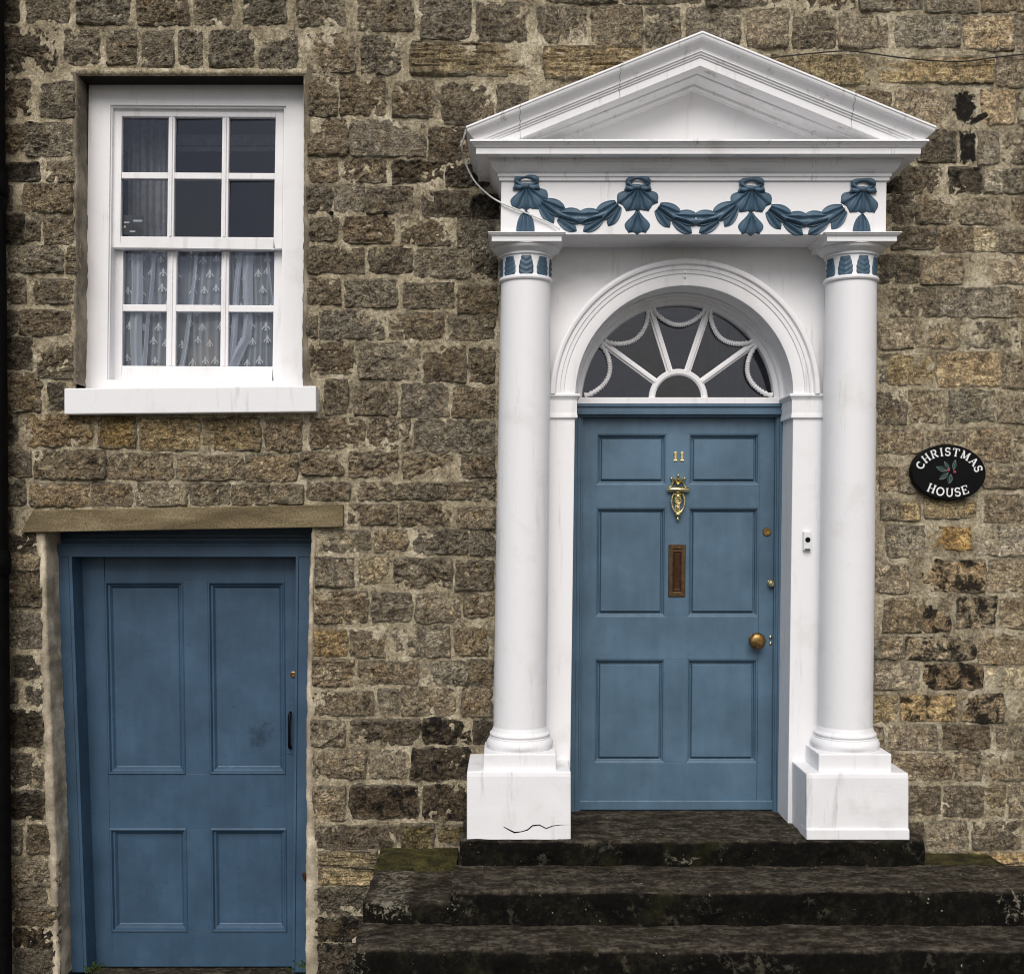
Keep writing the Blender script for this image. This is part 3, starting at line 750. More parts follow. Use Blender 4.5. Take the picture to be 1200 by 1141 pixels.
# pilasters either side of the door
zcap0, zcap1 = WZ(490, YA), WZ(461, YA - .02)
for s in (-1, 1):
    xi = ax + s * r_in; xo = ax + s * .80
    xa, xb = min(xi, xo), max(xi, xo)
    mb = MB(); mb.wbox(xa, xb, YA + .008, .085, ZC - 1.49, az - .004)
    pil = P(mb, 'pilaster', bevel=.004)
    mb = MB()
    prof = [(.020, zcap1), (.024, zcap1 - .004), (.024, zcap1 - .012), (.017, zcap1 - .016), (.012, zcap1 - .026), (.009, zcap1 - .028), (.009, zcap0 + .028), (.012, zcap0 + .010), (.012, zcap0 + .002), (.0, zcap0)]
    rows = []
    for o_, z_ in prof: rows.append([(xo, YA + .008 - o_, z_), (xi - s * o_, YA + .008 - o_, z_), (xi - s * o_, .085, z_)])
    ids = mb.grid(rows, False)
    c0 = mb.vert((xo, .085, zcap1)); mb.face((*ids[0], c0))
    P(mb, 'pilaster_capital', parent=pil, bevel=.001)
# columns
ZB, ZT = WZ(860, -.33), WZ(333, -.2)
YC = -.20
for s, ang0 in ((-1, 0.0), (1, .21)):
    cx = XC + s * .790
    mb = MB()
    prof = []
    for i in range(15):
        t = i / 14
        prof.append((lerp(.1285, .1200, t) + .0025 * math.sin(math.pi * t), lerp(ZB - .006, ZT + .01, t)))
    mb.lathe(cx, YC, prof, 56)
    colm = P(mb, 'column', bevel=0)
    # base mouldings
    mb = MB()
    prof = [(.150, ZB - .092)] + [(.150 + .012 * math.sin(math.pi * i / 8), ZB - .090 + .052 * i / 8) for i in range(9)] + [(.147, ZB - .036), (.147, ZB - .030)] + [(.141 + .006 * math.cos(math.pi * (i / 6 - .5)), ZB - .028 + .020 * i / 6) for i in range(7)] + [(.138, ZB - .006), (.134, ZB + .004), (.128, ZB + .02), (.12, ZB + .022)]
    mb.lathe(cx, YC, prof, 56); P(mb, 'column_base', parent=colm, bevel=0)
    mb = MB(); mb.wbox(cx - .172, cx + .172, YC - .165, YB + .01, ZC - 1.20, ZB - .086); P(mb, 'base_block', parent=colm, bevel=.006)
    # neck, ring, echinus, abacus
    zn0, zn1 = WZ(326, YC - .1), WZ(297, YC - .1)
    mb = MB(); mb.lathe(cx, YC, [(.118, ZT), (.127, ZT + .002), (.1315, ZT + .008), (.1315, ZT + .016), (.127, ZT + .022), (.120, ZT + .024), (.1185, ZT + .03), (.1185, zn1)], 56)
    P(mb, 'neck', 'white', colm, 0)
    z_a = WZ(283, YC - .16)
    mb = MB()
    prof = [(.1185, zn1 - .004), (.127, zn1 - .002), (.1285, zn1 + .006), (.122, zn1 + .010)] + [(.128 + .030 * math.sin(.5 * math.pi * i / 6), zn1 + .012 + (z_a - zn1 - .02) * (i / 6)) for i in range(7)] + [(.163, z_a - .004), (.163, z_a + .01)]
    mb.lathe(cx, YC, prof, 56); P(mb, 'echinus', parent=colm, bevel=0)
    mb = MB()
    zt_ = z_f0 + .001
    h_ = zt_ - z_a
    mb.ring_sweep(cx - .150, cx + .150, YC - .150, [(.033, zt_), (.033, zt_ - .12 * h_), (.026, zt_ - .16 * h_), (.026, zt_ - .28 * h_), (.017, zt_ - .40 * h_), (.015, zt_ - .48 * h_), (.015, z_a)], YB + .02)
    P(mb, 'abacus', parent=colm, bevel=.0015)
    # acanthus panels round the neck
    for k in range(-3, 4):
        a_c = ang0 + k * .735
        if abs(a_c) > 1.7: continue
        rows = []
        for i in range(17):
            t = i / 16; row = []
            wd = .31 * (.78 + .30 * math.sin(math.pi * min(1, t * 1.05 + .12))) * (1 - .35 * smooth(.9, 1.0, t))
            for j in range(11):
                u = 2 * j / 10 - 1
                chev = math.sin((t * 4.2 - abs(u) * .95) * 2 * math.pi)
                lift = .004 + .0026 * chev * (1 - .2 * abs(u)) + .0035 * math.exp(-(u / .16) ** 2) * (1 - t * .5)
                if abs(u) > .99 or i in (0, 16): lift = -.004
                a_ = a_c + u * wd
                r_ = .1185 + lift
                row.append((cx + r_ * math.sin(a_), YC - r_ * math.cos(a_), lerp(zn0 + .006, zn1 - .008, t)))
            rows.append(row)
        mb = MB(); mb.grid(rows, True); P(mb, 'acanthus_leaf', 'blue_carving', colm, 0, angle=60)
    # plinth
    xp0, xp1 = (WX(547, -.40), WX(669, -.40)) if s < 0 else (WX(945, -.40), WX(1065, -.40))
    zp0, zp1 = ZC - 1.490, WZ(904, -.40) if s < 0 else WZ(906, -.40)
    mb = MB()
    n = 14
    rows = []
    for i in range(n + 1):
        z = lerp(zp0, zp1, i / n); row = []
        for k_ in range(22):
            x = lerp(xp0, xp1, k_ / 21)
            row.append((x, -.40 + .003 * noise.noise(Vector((x * 8, 0, z * 8))) + (.004 if i == n else 0), z + (.004 * noise.noise(Vector((x * 9, 3, z))) if i in (0, n) else 0)))
        rows.append([(xp0, .08, z)] + [(xp0, -.2, z)] + row + [(xp1, -.2, z), (xp1, .08, z)])
    ids = mb.grid(rows, False)
    mb.face(ids[-1])
    pl_ = mb.build('plinth', M['white_dirty'], sur, .006, 3)
    if s > 0:
        mb = MB(); mb.wbox(xp0 - .001, xp1 + .002, -.408, -.3, zp0 - .002, zp0 + .05); mb.build('plinth_skirting', M['white_dirty'], pl_, .006, 3)
    else:
        pts = [(590, 968), (597, 972), (603, 975), (611, 974), (618, 972), (624, 967), (632, 966), (640, 970), (648, 967), (658, 966), (667, 966)]
        mb = MB(); mb.tube([(WX(a, -.40), -.4005 + .003 * noise.noise(Vector((WX(a, -.40) * 8, 0, 0))), WZ(b, -.40)) for a, b in pts], [.001, .0026, .0036, .0030, .0036, .0030, .0022, .002, .0016, .0014, .001], 6)
        mb.build('crack', M['iron'], pl_)

# carved garland on the frieze
def lobe(mb, x, z, ang, L, W, H, y0, nl=12, ns=13, flutes=2, dome=False, tulip=False):
    """one carved leaf lobe; base at (x,z), pointing along ang"""
    ca, sa = math.cos(ang), math.sin(ang); rows = []
    for i in range(nl + 1):
        t = i / nl
        w = W * 1.08 * (.38 + .72 * smooth(0, .75, t)) * ((1 - ((t - .72) / .285) ** 2) ** .5 if t > .72 else 1)
        if tulip: w = W * max(0.0, math.sin(math.pi * (.10 + .84 * t))) ** .62 * (.9 + .2 * t)
        if dome: w = W * max(.02, 1 - (1 - t) ** 2.2) ** .5
        row = []
        for j in range(ns):
            u = 2 * j / (ns - 1) - 1
            prof_ = (1 - u * u) ** .5 if abs(u) < 1 else 0
            rib = 1 + .42 * math.cos(u * math.pi * flutes) * (1 - .3 * t)
            hh = H * prof_ * rib * (.35 + .65 * math.sin(math.pi * min(1, t * .9 + .15)) ** .6)
            if i == nl: hh *= .25
            l = t * L * (1 - .10 * u * u * t)
            row.append((x + ca * l - sa * u * w, y0 + .004 - hh, z + sa * l + ca * u * w))
        rows.append(row)
    mb.grid(rows, True)
YG = YF - .001
kf = k_at(YF)
def fx(px): return WX(px, YF)
def fz(py): return WZ(py, YF)
def pendant(px, py_top, wide, left=True, right=True, dome=False):
    x, zt2 = fx(px), fz(py_top)
    mb = MB()
    ring = [(x + 12.2 * kf * math.cos(a) * (1 if math.sin(a) > -.2 else .8), YG - .010 - .004 * math.sin(2 * a), zt2 - 7 * kf + 5.6 * kf * math.sin(a)) for a in [2 * math.pi * i / 20 for i in range(20)]]
    mb.tube(ring, [kf * (2.9 + .9 * math.sin(3 * 2 * math.pi * i / 20)) for i in range(21)], 8, True)
    mb.blob((x, YG - .016, zt2 - 12.5 * kf), 3.6 * kf, 3.2 * kf, 3.2 * kf)
    for s in (-1, 1):
        mb.tube([(x + s * 3 * kf, YG - .012, zt2 - 13 * kf), (x + s * 8 * kf, YG - .014, zt2 - 14.5 * kf), (x + s * 13 * kf, YG - .010, zt2 - 13 * kf), (x + s * 15 * kf, YG - .006, zt2 - 16 * kf)], [2 * kf, 3 * kf, 3.2 * kf, 1.6 * kf], 8)
    bow = mb.build('ribbon_bow', M['blue_carving'], sur, xf=lean, angle=60)
    angs = [-math.pi / 2 + d for d in ((-.95, -.45, 0, .45, .95) if wide else (-.55, 0, .5, 1.0))]
    if not left and not wide: angs = [-math.pi / 2 + d for d in (-.5, 0, .5, 1.05)]
    if not right and not wide: angs = [-math.pi / 2 + d for d in (-1.05, -.5, 0, .5)]
    for q_, a in enumerate(angs):
        d = abs(a + math.pi / 2)
        L = (25 if d < .3 else 27 if d < .7 else 26) * kf
        mb = MB(); lobe(mb, x + 2 * kf * math.cos(a), zt2 - 14 * kf, a, L * 1.07, 7.8 * kf, .022 - .005 * d, YG)
        mb.build('leaf', M['blue_carving'], bow, xf=lean, angle=60)
    mb = MB()
    if dome:
        lobe(mb, x - .5 * kf, zt2 - 41 * kf, -math.pi / 2, 30 * kf, 12 * kf, .018, YG, flutes=4, dome=True)
    else:
        for a in (-.40, 0, .40): lobe(mb, x, zt2 - 41 * kf, -math.pi / 2 + a, 26.5 * kf, 7.4 * kf, .019, YG)
    mb.build('leaf_drop', M['blue_carving'], bow, xf=lean, angle=60)
pendant(615.5, 206.5, False, left=False, dome=True)
pendant(746, 208, True)
pendant(879, 209.5, True)
pendant(1009.5, 210.5, False, right=False, dome=True)
for bunches in (((645, 246, -.62), (667, 257, -.30), (691, 257.5, math.pi + .28), (713, 249, math.pi + .75)), ((781, 251, -.62), (802, 259.5, -.28), (827, 259.5, math.pi + .26), (850, 250, math.pi + .72)), ((911, 253, -.62), (932, 261, -.28), (955, 260.5, math.pi + .26), (977, 253, math.pi + .62))):
    xs2 = [b[0] for b in bunches]
    mb = MB(); mb.tube([(fx(b[0]), YG - .002, fz(b[1])) for b in bunches], .013, 8)
    swag = mb.build('swag', M['blue_carving'], sur, xf=lean)
    for px, py, a in bunches:
        mb = MB()
        bx, bz = fx(px) - 13.5 * kf * math.cos(a), fz(py) - 13.5 * kf * math.sin(a)
        for da, W_, H_, off in ((.29, 7.0, .016, 3.5), (-.29, 7.0, .016, -3.5), (.0, 5.4, .026, 0)):
            lobe(mb, bx - off * kf * math.sin(a), bz + off * kf * math.cos(a), a + da, (28.5 if da == 0 else 27) * kf, W_ * kf, H_, YG, tulip=True)
        mb.build('leaf', M['blue_carving'], swag, xf=lean, angle=60)

# ------------------------------------------------------------------ fanlight
YG2 = .10
fan = empty('fanlight', (ax, YG2, az))
tag(fan, 'semicircular fanlight with white radiating bars above the blue front door', 'window', kind='thing')
cxf, czf = WX(797, YG2) - .004, WZ(467, YG2)
kq = k_at(YG2)
mb = MB()
r0 = r_in + .016
prof = [(r0, .045), (r0 - .010, .040), (r0 - .016, .044), (r0 - .020, .052), (r0 - .030, .054), (r0 - .036, .060), (r0 - .038, .074), (r0 - .052, .076), (r0 - .060, .082), (r0 - .064, .10), (r0 - .064, .125)]
mb.lathe(ax, 0, prof, 64, az - .010, 'Y', False, 0, math.pi)
P(mb, 'arched_frame', 'white_shelter', fan, 0, angle=28)
mb = MB(); mb.box(PL(.070), 674, 465.5, 916, 473.5, .13); P(mb, 'bottom_rail', 'white', fan, .002)
rg = r0 - .068
mb = MB(); prof = [(34.5 * kq, YG2 + .015), (34.5 * kq, YG2 - .008), (33 * kq, YG2 - .016), (29 * kq, YG2 - .016), (27 * kq, YG2 - .008), (27 * kq, YG2 + .015)]
mb.lathe(cxf, 0, prof, 40, czf, 'Y', False, 0, math.pi); P(mb, 'inner_hoop', 'white', fan, 0, angle=28)
angs = [math.pi * k / 5 for k in range(6)]
def fpt(a, r): return (cxf + r * math.cos(a), czf + r * math.sin(a))
for a in angs[1:5]:
    mb = MB(); (x0, z0), (x1, z1) = fpt(a, 33 * kq), fpt(a, rg + .012)
    nx, nz = -math.sin(a), math.cos(a); w0 = .0175
    for w_, ya, yb_ in ((w0, YG2 - .006, YG2 + .016), (w0 * .42, YG2 - .018, YG2 - .006)):
        q = [(x0 - nx * w_, z0 - nz * w_), (x1 - nx * w_, z1 - nz * w_), (x1 + nx * w_, z1 + nz * w_), (x0 + nx * w_, z0 + nz * w_)]
        mb.quadbox(q, ya, yb_)
    P(mb, 'glazing_bar', 'white', fan, .002)
for k in range(5):
    a0, a1 = angs[k], angs[k + 1]
    pts, rr_ = [], []
    n = 46
    for i in range(n + 1):
        t = i / n
        a = lerp(a0, a1, .05 + .90 * t)
        sag = rg - .004 - 24 * kq * (4 * t * (1 - t)) ** .62
        x, z = fpt(a, sag); pts.append((x, YG2 - .009, z)); rr_.append(.0122 + .0030 * math.cos(i * math.pi))
    mb = MB(); mb.tube(pts, rr_, 8); P(mb, 'bead_festoon', 'white', fan, 0, angle=80)
    mb = MB()
    inner = [fpt(lerp(a0, a1, i / 10), 30 * kq) for i in range(11)]; outer = [fpt(lerp(a0, a1, i / 10), rg + .03) for i in range(11)]
    t1, t2 = rng.uniform(-.03, .03), (.045, .006, .02, -.004, .05)[k]      # old panes sit a little out of true
    for yy, fl in ((YG2 + .004, False), (YG2 + .008, True)): mb.grid([[(x, yy + t1 * (x - cxf) + t2 * (z - czf - .2), z) for x, z in inner], [(x, yy + t1 * (x - cxf) + t2 * (z - czf - .2), z) for x, z in outer]], False, False, fl)
    P(mb, 'pane', 'glass', fan, 0)
mb = MB()
for yy in (YG2 + .002, YG2 + .006):
    ids = [mb.vert((cxf + 30 * kq * math.cos(math.pi * i / 16), yy, czf + 30 * kq * math.sin(math.pi * i / 16))) for i in range(17)]; mb.face(ids)
P(mb, 'pane', 'glass', fan, 0)

# ------------------------------------------------------------------ front door
YD = .125
fd = empty('front_door', (WX(794, YD), YD, ZC - 1.49))
tag(fd, 'blue six panelled front door with brass knocker under the fanlight', 'door', kind='thing')
def Q(mb, name, mat='blue', parent=None, bevel=.002, **k): return mb.build(name, M[mat], parent or fd, bevel, xf=lean_door, **k)
pl = PL(YD)
# lean-free horizontal positions: everything below is given at the height where the door leans by nothing
def dx(px, py): return px + .0085 * (py - 487)
# frame
mb = MB()
fp = PL(.078)
for y0, y1, Yq in ((472.5, 476.5, .066), (476.5, 480, .074), (480, 485.5, .062), (485.5, 488.5, .085)): mb.box(PL(Yq), 674, y0, 918, y1, .19)
for xa, xb, Yq in ((671.5, 677, .075), (677, 681, .088), (681, 683.5, .10), (909, 911, .10), (911, 914, .088), (914, 920, .075)): mb.box(PL(Yq), xa, 488, xb, 956, .19)
Q(mb, 'door_frame')
X_L, X_R, Y_T, Y_B = 683, 911, 488.5, 949.5
pan = [(700, 508, 781.3, 567.5), (807.5, 508.5, 891, 568.5), (699.4, 594, 782, 722), (807.5, 595, 890, 723), (698.6, 771.5, 783, 893), (808, 773, 890.5, 894)]
xsp = [(X_L, 699.8), (782, 807.7), (890.5, X_R)]
mb = MB()
for xa, xb in ((X_L, 699.4), (890.6, X_R)): mb.box(pl, xa, Y_T, xb, Y_B, YD + .045)
for ya, yb_ in ((Y_T, 508.2), (568, 594.5), (722.5, 772.2), (893.5, Y_B)): mb.box(pl, 699.4, ya, 890.6, yb_, YD + .045)
for ya, yb_ in ((508.2, 568), (594.5, 722.5), (772.2, 893.5)): mb.box(pl, 782, ya, 807.6, yb_, YD + .045)
Q(mb, 'door_leaf', bevel=.0012)
rowsY = [(508.2, 568), (594.5, 722.5), (772.2, 893.5)]
for ya, yb_ in rowsY:
    for xa, xb in ((699.4, 782), (807.6, 890.6)):
        q = [pl(xa, yb_), pl(xb, yb_), pl(xb, ya), pl(xa, ya)]
        mb = MB()
        mb.nested(q, [(-.004, YD + .02), (-.001, YD + .0015), (.003, YD + .0015), (.008, YD + .004), (.012, YD + .014), (.0155, YD + .016), (.018, YD + .028), (.024, YD + .028), (.0285, YD + .012), (.031, YD + .010)])
        Q(mb, 'panel', bevel=0)
mb = MB(); mb.quadbox([(WX(679.5, .105), WZ(949, .105)), (WX(910, .105), WZ(949, .105)), (WX(910, .105), WZ(937.5, .105)), (WX(679.5, .105), WZ(937.5, .105))], .102, YD)
Q(mb, 'weather_bar', bevel=.006)
# furniture (positions follow the lean of the leaf)
def fdx(px, py, Y=YD): return WX(dx(px, py), Y)
def zz(py, Y=YD): return WZ(py, Y)
num = empty('house_number', (0, 0, 0))
bpy.data.objects.remove(num); 
mb = None
for px in (791.5, 799.3):
    x, z = fdx(px, 535), zz(535); u = kq * .86
    mb = MB()
    mb.quadbox([(x - 1.5 * u, z - 6.0 * u), (x + 1.5 * u, z - 6.0 * u), (x + 1.5 * u, z + 6.2 * u), (x - 1.5 * u, z + 6.2 * u)], YD - .005, YD + .002)
    mb.quadbox([(x - 3.0 * u, z - 6.2 * u), (x + 3.0 * u, z - 6.2 * u), (x + 2.4 * u, z - 4.2 * u), (x - 2.4 * u, z - 4.2 * u)], YD - .0054, YD + .002)
    mb.quadbox([(x - 3.2 * u, z + 3.2 * u), (x - 1.4 * u, z + 3.6 * u), (x - 1.2 * u, z + 6.3 * u), (x - 2.0 * u, z + 5.6 * u)], YD - .0052, YD + .002)
    lab(Q(mb, 'numeral', 'brass', bevel=.001), 'small brass house numeral one')
x = fdx(794, 583); u = kq
mb = MB()
def kz(py): return zz(py)
mb.lathe(x, YD - .012, [(0, 0), (2.0 * u, .2 * u), (1.2 * u, 1.6 * u), (.6 * u, 2.6 * u), (0, 3 * u)], 14, kz(557.5))
mb.lathe(x, YD - .012, [(1.2 * u, 0), (1.8 * u, .6 * u), (4.2 * u, 3.2 * u), (6.0 * u, 5.2 * u), (7.4 * u, 6.4 * u), (7.4 * u, 7.2 * u), (5.4 * u, 7.6 * u), (2 * u, 8.8 * u), (1 * u, 10 * u)], 20, kz(568.5))
for s in (-1, 1):
    mb.tube([(x + s * 7 * u, YD - .01, kz(561)), (x + s * 5.6 * u, YD - .012, kz(565)), (x + s * 7 * u, YD - .010, kz(568.5)), (x + s * 10.2 * u, YD - .008, kz(571.5))], [1.3 * u, .9 * u, .9 * u, 1.2 * u], 8)
mb.blob((x - 7.6 * u, YD - .012, kz(560.3)), 1.6 * u, 1.6 * u, 1.3 * u); mb.blob((x + 7.6 * u, YD - .012, kz(560.3)), 1.6 * u, 1.6 * u, 1.3 * u)
mb.tube([(x - 12.6 * u, YD - .014, kz(573.8)), (x - 11 * u, YD - .018, kz(573.8)), (x, YD - .024, kz(573.8)), (x + 11 * u, YD - .018, kz(573.8)), (x + 12.6 * u, YD - .014, kz(573.8))], [2.2 * u, 3.0 * u, 3.2 * u, 3.0 * u, 2.2 * u], 12)
mb.quadbox([(x - 12 * u, kz(576.6)), (x + 12 * u, kz(576.6)), (x + 12 * u, kz(571.6)), (x - 12 * u, kz(571.6))], YD - .010, YD + .002)
mb.quadbox([(x - 2 * u, kz(604)), (x + 2 * u, kz(604)), (x + 4 * u, kz(578)), (x - 4 * u, kz(578))], YD - .004, YD + .002)
knock = Q(mb, 'knocker', 'brass', bevel=.0004, angle=50)
mb = MB()
pts = [(x + 7.6 * u * math.cos(a), YD - .018, kz(588) + 13.0 * u * math.sin(a)) for a in [math.pi * .72 + (math.pi * 1.56) * i / 26 for i in range(27)]]
mb.tube(pts, [u * (1.25 + .28 * math.cos(i * math.pi)) for i in range(27)], 8)
mb.lathe(x, YD - .016, [(3.8 * u, 0), (4.4 * u, .8 * u), (3.6 * u, 2.4 * u), (2.6 * u, 3.2 * u)], 16, kz(582))
rg_ = [(x + 3.6 * u * math.cos(a), YD - .016, kz(587) + 3.6 * u * math.sin(a)) for a in [2 * math.pi * i / 16 for i in range(16)]]
mb.tube(rg_, .95 * u, 8, True)
mb.lathe(x, YD - .014, [(1.0 * u, 0), (1.5 * u, 3 * u), (2.0 * u, 6 * u), (1.6 * u, 7 * u)], 12, kz(600))
mb.blob((x, YD - .020, kz(602.5)), 3.9 * u, 3.2 * u, 2.9 * u, 14, 8)
mb.lathe(x, YD - .012, [(0, -3 * u), (1.4 * u, -2 * u), (1.9 * u, 0), (1.2 * u, 1.5 * u), (1 * u, 3 * u)], 12, kz(608))
mb.build('striker', M['brass'], knock, xf=lean_door, angle=50)
q = [(fdx(783.2, 668), zz(699)), (fdx(803, 668), zz(699)), (fdx(803, 668), zz(638)), (fdx(783.2, 668), zz(638))]
mb = MB(); mb.nested(q, [(0, YD + .001), (0, YD - .005), (.003, YD - .008), (.021, YD - .008), (.022, YD - .004), (.024, YD - .003)])
lp = Q(mb, 'letter_plate', 'bronze', bevel=.0008)
q2 = [(fdx(788.2, 668), zz(692)), (fdx(798.4, 668), zz(692)), (fdx(798.4, 668), zz(645)), (fdx(788.2, 668), zz(645))]
mb = MB(); mb.nested(q2, [(-.001, YD - .002), (0, YD - .007), (.004, YD - .0085), (.009, YD - .0065), (.011, YD - .0065)]); mb.build('flap', M['bronze_dark'], lp, xf=lean_door)  # flap in a deeper bronze than the plate around it
def knob(name, px, py, prof, mat, seg=24):
    mb = MB(); mb.lathe(fdx(px, py), 0, [(r, YD - d) for r, d in prof], seg, zz(py), 'Y'); return Q(mb, name, mat, bevel=0, angle=32)
knob('cylinder_lock', 898.5, 623, [(.022, -.002), (.022, .004), (.019, .008), (.011, .008), (.010, .005), (.001, .005)], 'brass_dull')
knob('latch_knob', 902.5, 683, [(.015, -.002), (.015, .003), (.009, .006), (.008, .014), (.017, .020), (.019, .027), (.014, .034), (.001, .036)], 'brass')
knob('door_knob', 884.5, 749.5, [(.034, -.002), (.034, .004), (.028, .009), (.014, .012), (.013, .026), (.032, .036), (.043, .048), (.045, .060), (.040, .072), (.030, .079), (.014, .081), (.001, .081)], 'brass_dull', 9)
mb = MB(); mb.blob((fdx(902.8, 748.5), YD - .002, zz(746.5)), .009, .005, .011); mb.blob((fdx(902.8, 752), YD - .002, zz(754)), .006, .004, .010); Q(mb, 'keyhole_cover', 'brass', bevel=0)

# doorbell on the right pilaster
db = empty('doorbell', (WX(945, YA), YA, WZ(645, YA)))
tag(db, 'small white doorbell with black button on the white pilaster right of the door', 'doorbell')
zb0 = WZ(645, YA); xb_ = WX(945.5, YA) 
mb = MB(); mb.wbox(xb_ - .019, xb_ + .019, YA - .014, YA + .009, zb0, zb0 + .095); mb.build('bell_case', M['plastic'], db, .005, 3)
mb = MB(); mb.lathe(xb_ + .001, 0, [(.0125, YA - .010), (.0125, YA - .017), (.009, YA - .019), (.001, YA - .019)], 20, zb0 + .054, 'Y'); mb.build('button', M['black'], db)
mb = MB(); mb.wbox(xb_ - .014, xb_ + .012, YA - .0155, YA - .01, zb0 + .003, zb0 + .009); mb.build('bottom_slot', M['black'], db)

# ------------------------------------------------------------------ sash window
YW = .13
win = empty('sash_window', (WX(228, YW), YW, WZ(452, YW)))
tag(win, 'white painted twelve pane sash window with a broad white sill above the cellar door', 'window', kind='thing')
def lw(px, py): return px - .0125 * (py - 275) , py + .006 * (px - 228)
def wl(Y): return PL(Y, lw)
def B(mb, name, mat='white', parent=None, bevel=.003): return mb.build(name, M[mat], parent or win, bevel)
mb = MB()
for r_ in ((102, 98, 127.5, 452), (333.5, 98, 362, 452), (127.5, 98, 333.5, 123.5)): mb.box(wl(YW), *r_, YW + .12)
for r_ in ((127.5, 123.5, 130, 452), (331, 123.5, 333.5, 452), (130, 123.5, 331, 126.5)): mb.box(wl(YW + .012), *r_, YW + .12)
mb.box(wl(YW - .005), 102, 445.5, 358, 464, YW + .12)
B(mb, 'window_frame')
mb = MB()
Ys = -.075
def sl(px, py): return px, py - .010 * (px - 222)
q = [PL(Ys, sl)(75, 484), PL(Ys, sl)(370.5, 484), PL(Ys, sl)(370.5, 453.5), PL(Ys, sl)(75, 453.5)]
mb.quadbox(q, Ys, .16); B(mb, 'sill', bevel=.006)
def sash(Y, x0, x1, yt, yb_, cols_, rows_):
    mb = MB()
    p_ = wl(Y)
    xe = [x0] + [v for c in cols_ for v in c] + [x1]
    ye = [yt] + [v for r in rows_ for v in r] + [yb_]
    d = .04
    mb.box(p_, x0, yt, cols_[0][0], yb_, Y + d); mb.box(p_, cols_[-1][1], yt, x1, yb_, Y + d)
    mb.box(p_, cols_[0][0], yt, cols_[-1][1], rows_[0][0], Y + d); mb.box(p_, cols_[0][0], rows_[-1][1], cols_[-1][1], yb_, Y + d)
    for a, b in zip(cols_, cols_[1:]): mb.box(p_, a[1], rows_[0][0], b[0], rows_[-1][1], Y + d, Y + .004); 
    for a, b in zip(rows_, rows_[1:]):
        for c in cols_: mb.box(p_, c[0], a[1], c[1], b[0], Y + d, Y + .004)
    for a, b in zip(cols_, cols_[1:]):
        m_ = (a[1] + b[0]) / 2; mb.box(wl(Y - .004), m_ - 1.3, rows_[0][0], m_ + 1.3, rows_[-1][1], Y + .01)
    o = B(mb, 'sash', bevel=.0035)
    for c in cols_:
        for r in rows_:
            mb = MB(); mb.box(wl(Y + .020), c[0] - 1.5, r[0] - 1.5, c[1] + 1.5, r[1] + 1.5, Y + .024)
            zm = WZ((r[0] + r[1]) / 2, Y); xm = WX((c[0] + c[1]) / 2, Y); t1, t2 = rng.uniform(-.04, .04), rng.uniform(-.045, .045)
            mb.v = [(p[0], p[1] + t1 * (p[0] - xm) + t2 * (p[2] - zm), p[2]) for p in mb.v]
            B(mb, 'pane', 'glass', o, 0)
    return o
sash(YW + .035, 130, 331, 127, 291, [(141, 195.5), (203, 258.5), (266.5, 321.5)], [(137, 202), (209.5, 277.5)])
sash(YW + .085, 130, 335, 286, 446, [(144.5, 196), (207, 259.5), (268.5, 322)], [(293, 357), (365, 429)])
# net curtain behind the lower sash
YN = YW + .165
p_n = wl(YN)
def fold(px):
    s_ = math.sin(px * .098 + .4) + .5 * math.sin(px * .037 + 2)
    return .016 * math.sin(px * .115 + .6) + .020 * max(0, s_) * math.sin(px * .43) + .004 * math.sin(px * .77)
mb = MB()
rows = []
for j in range(24):
    py = 286 + j * 7; row = []
    for i in range(150):
        px = 132 + i * 1.36
        sway = 5 * math.sin(j * .12) * math.sin(px * .06)
        X, Z = p_n(px, py)
        row.append((X, YN + fold(px + sway) * (.6 + .4 * j / 23), Z))
    rows.append(row)
mb.grid(rows, True)
nc = mb.build('net_curtain', M['net'], None, angle=80)
for gi, strip in enumerate((((157, 170, 288), (157, 170, 360), (158, 171, 432)), ((181, 185, 290), (177, 181, 360), (169, 175, 432)), ((230, 234, 290), (226, 231, 355), (213, 220, 432)),
        ((280, 286, 290), (276, 283, 360), (270, 277, 432)), ((287, 299, 290), (288, 299, 365), (286, 297, 396), (266, 283, 432)), ((313, 317, 290), (319, 322, 350), (321, 323, 370)))):
    mb = MB(); rows = []
    for (a0, b0, y0), (a1, b1, y1) in zip(strip, strip[1:]):
        for j in range(8):
            t = j / 7; row = []
            for i in range(15):
                q_ = i / 14; px = lerp(lerp(a0, a1, t), lerp(b0, b1, t), q_) + .8 * math.sin(lerp(y0, y1, t) * .06 + gi); py = lerp(y0, y1, t)
                X, Z = p_n(px, py); row.append((X, YN - .030 + .007 * math.sin(q_ * 9 + gi * 2 + py * .012) - .012 * (1 - (2 * q_ - 1) ** 2), Z))
            rows.append(row)
    mb.grid(rows, True)
    mb.build('gather', M['net_gather'], nc, angle=80)
tag(nc, 'white net curtain with small motifs hanging behind the lower window panes', 'curtain')
mb = MB()
r_ = random.Random(5)
for j in range(7):
    for i in range(12):
        px = 136 + i * 17.5 + (8.5 if j % 2 else 0) + r_.uniform(-4.5, 4.5); py = 302 + j * 20 + r_.uniform(-4, 4)
        sway = 0
        X, Z = p_n(px, py); Yv = YN + fold(px) - .014
        u = k_at(YN) * r_.uniform(.95, 1.2)
        def tri(pts): mb.face([mb.vert((X + a * u, Yv, Z + b * u)) for a, b in pts])
        tri([(-1, -1), (1, -1), (1.5, 2), (0, 5.2), (-1.5, 2)])
        for s in (-1, 1):
            tri([(0, -.6), (s * 2.4, .8), (s * 4.2, -2.4), (s * 3.6, -3.4), (s * 2.2, -1)])
        tri([(-.8, -1.2), (.8, -1.2), (1.6, -4.4), (0, -3.4), (-1.6, -4.4)])
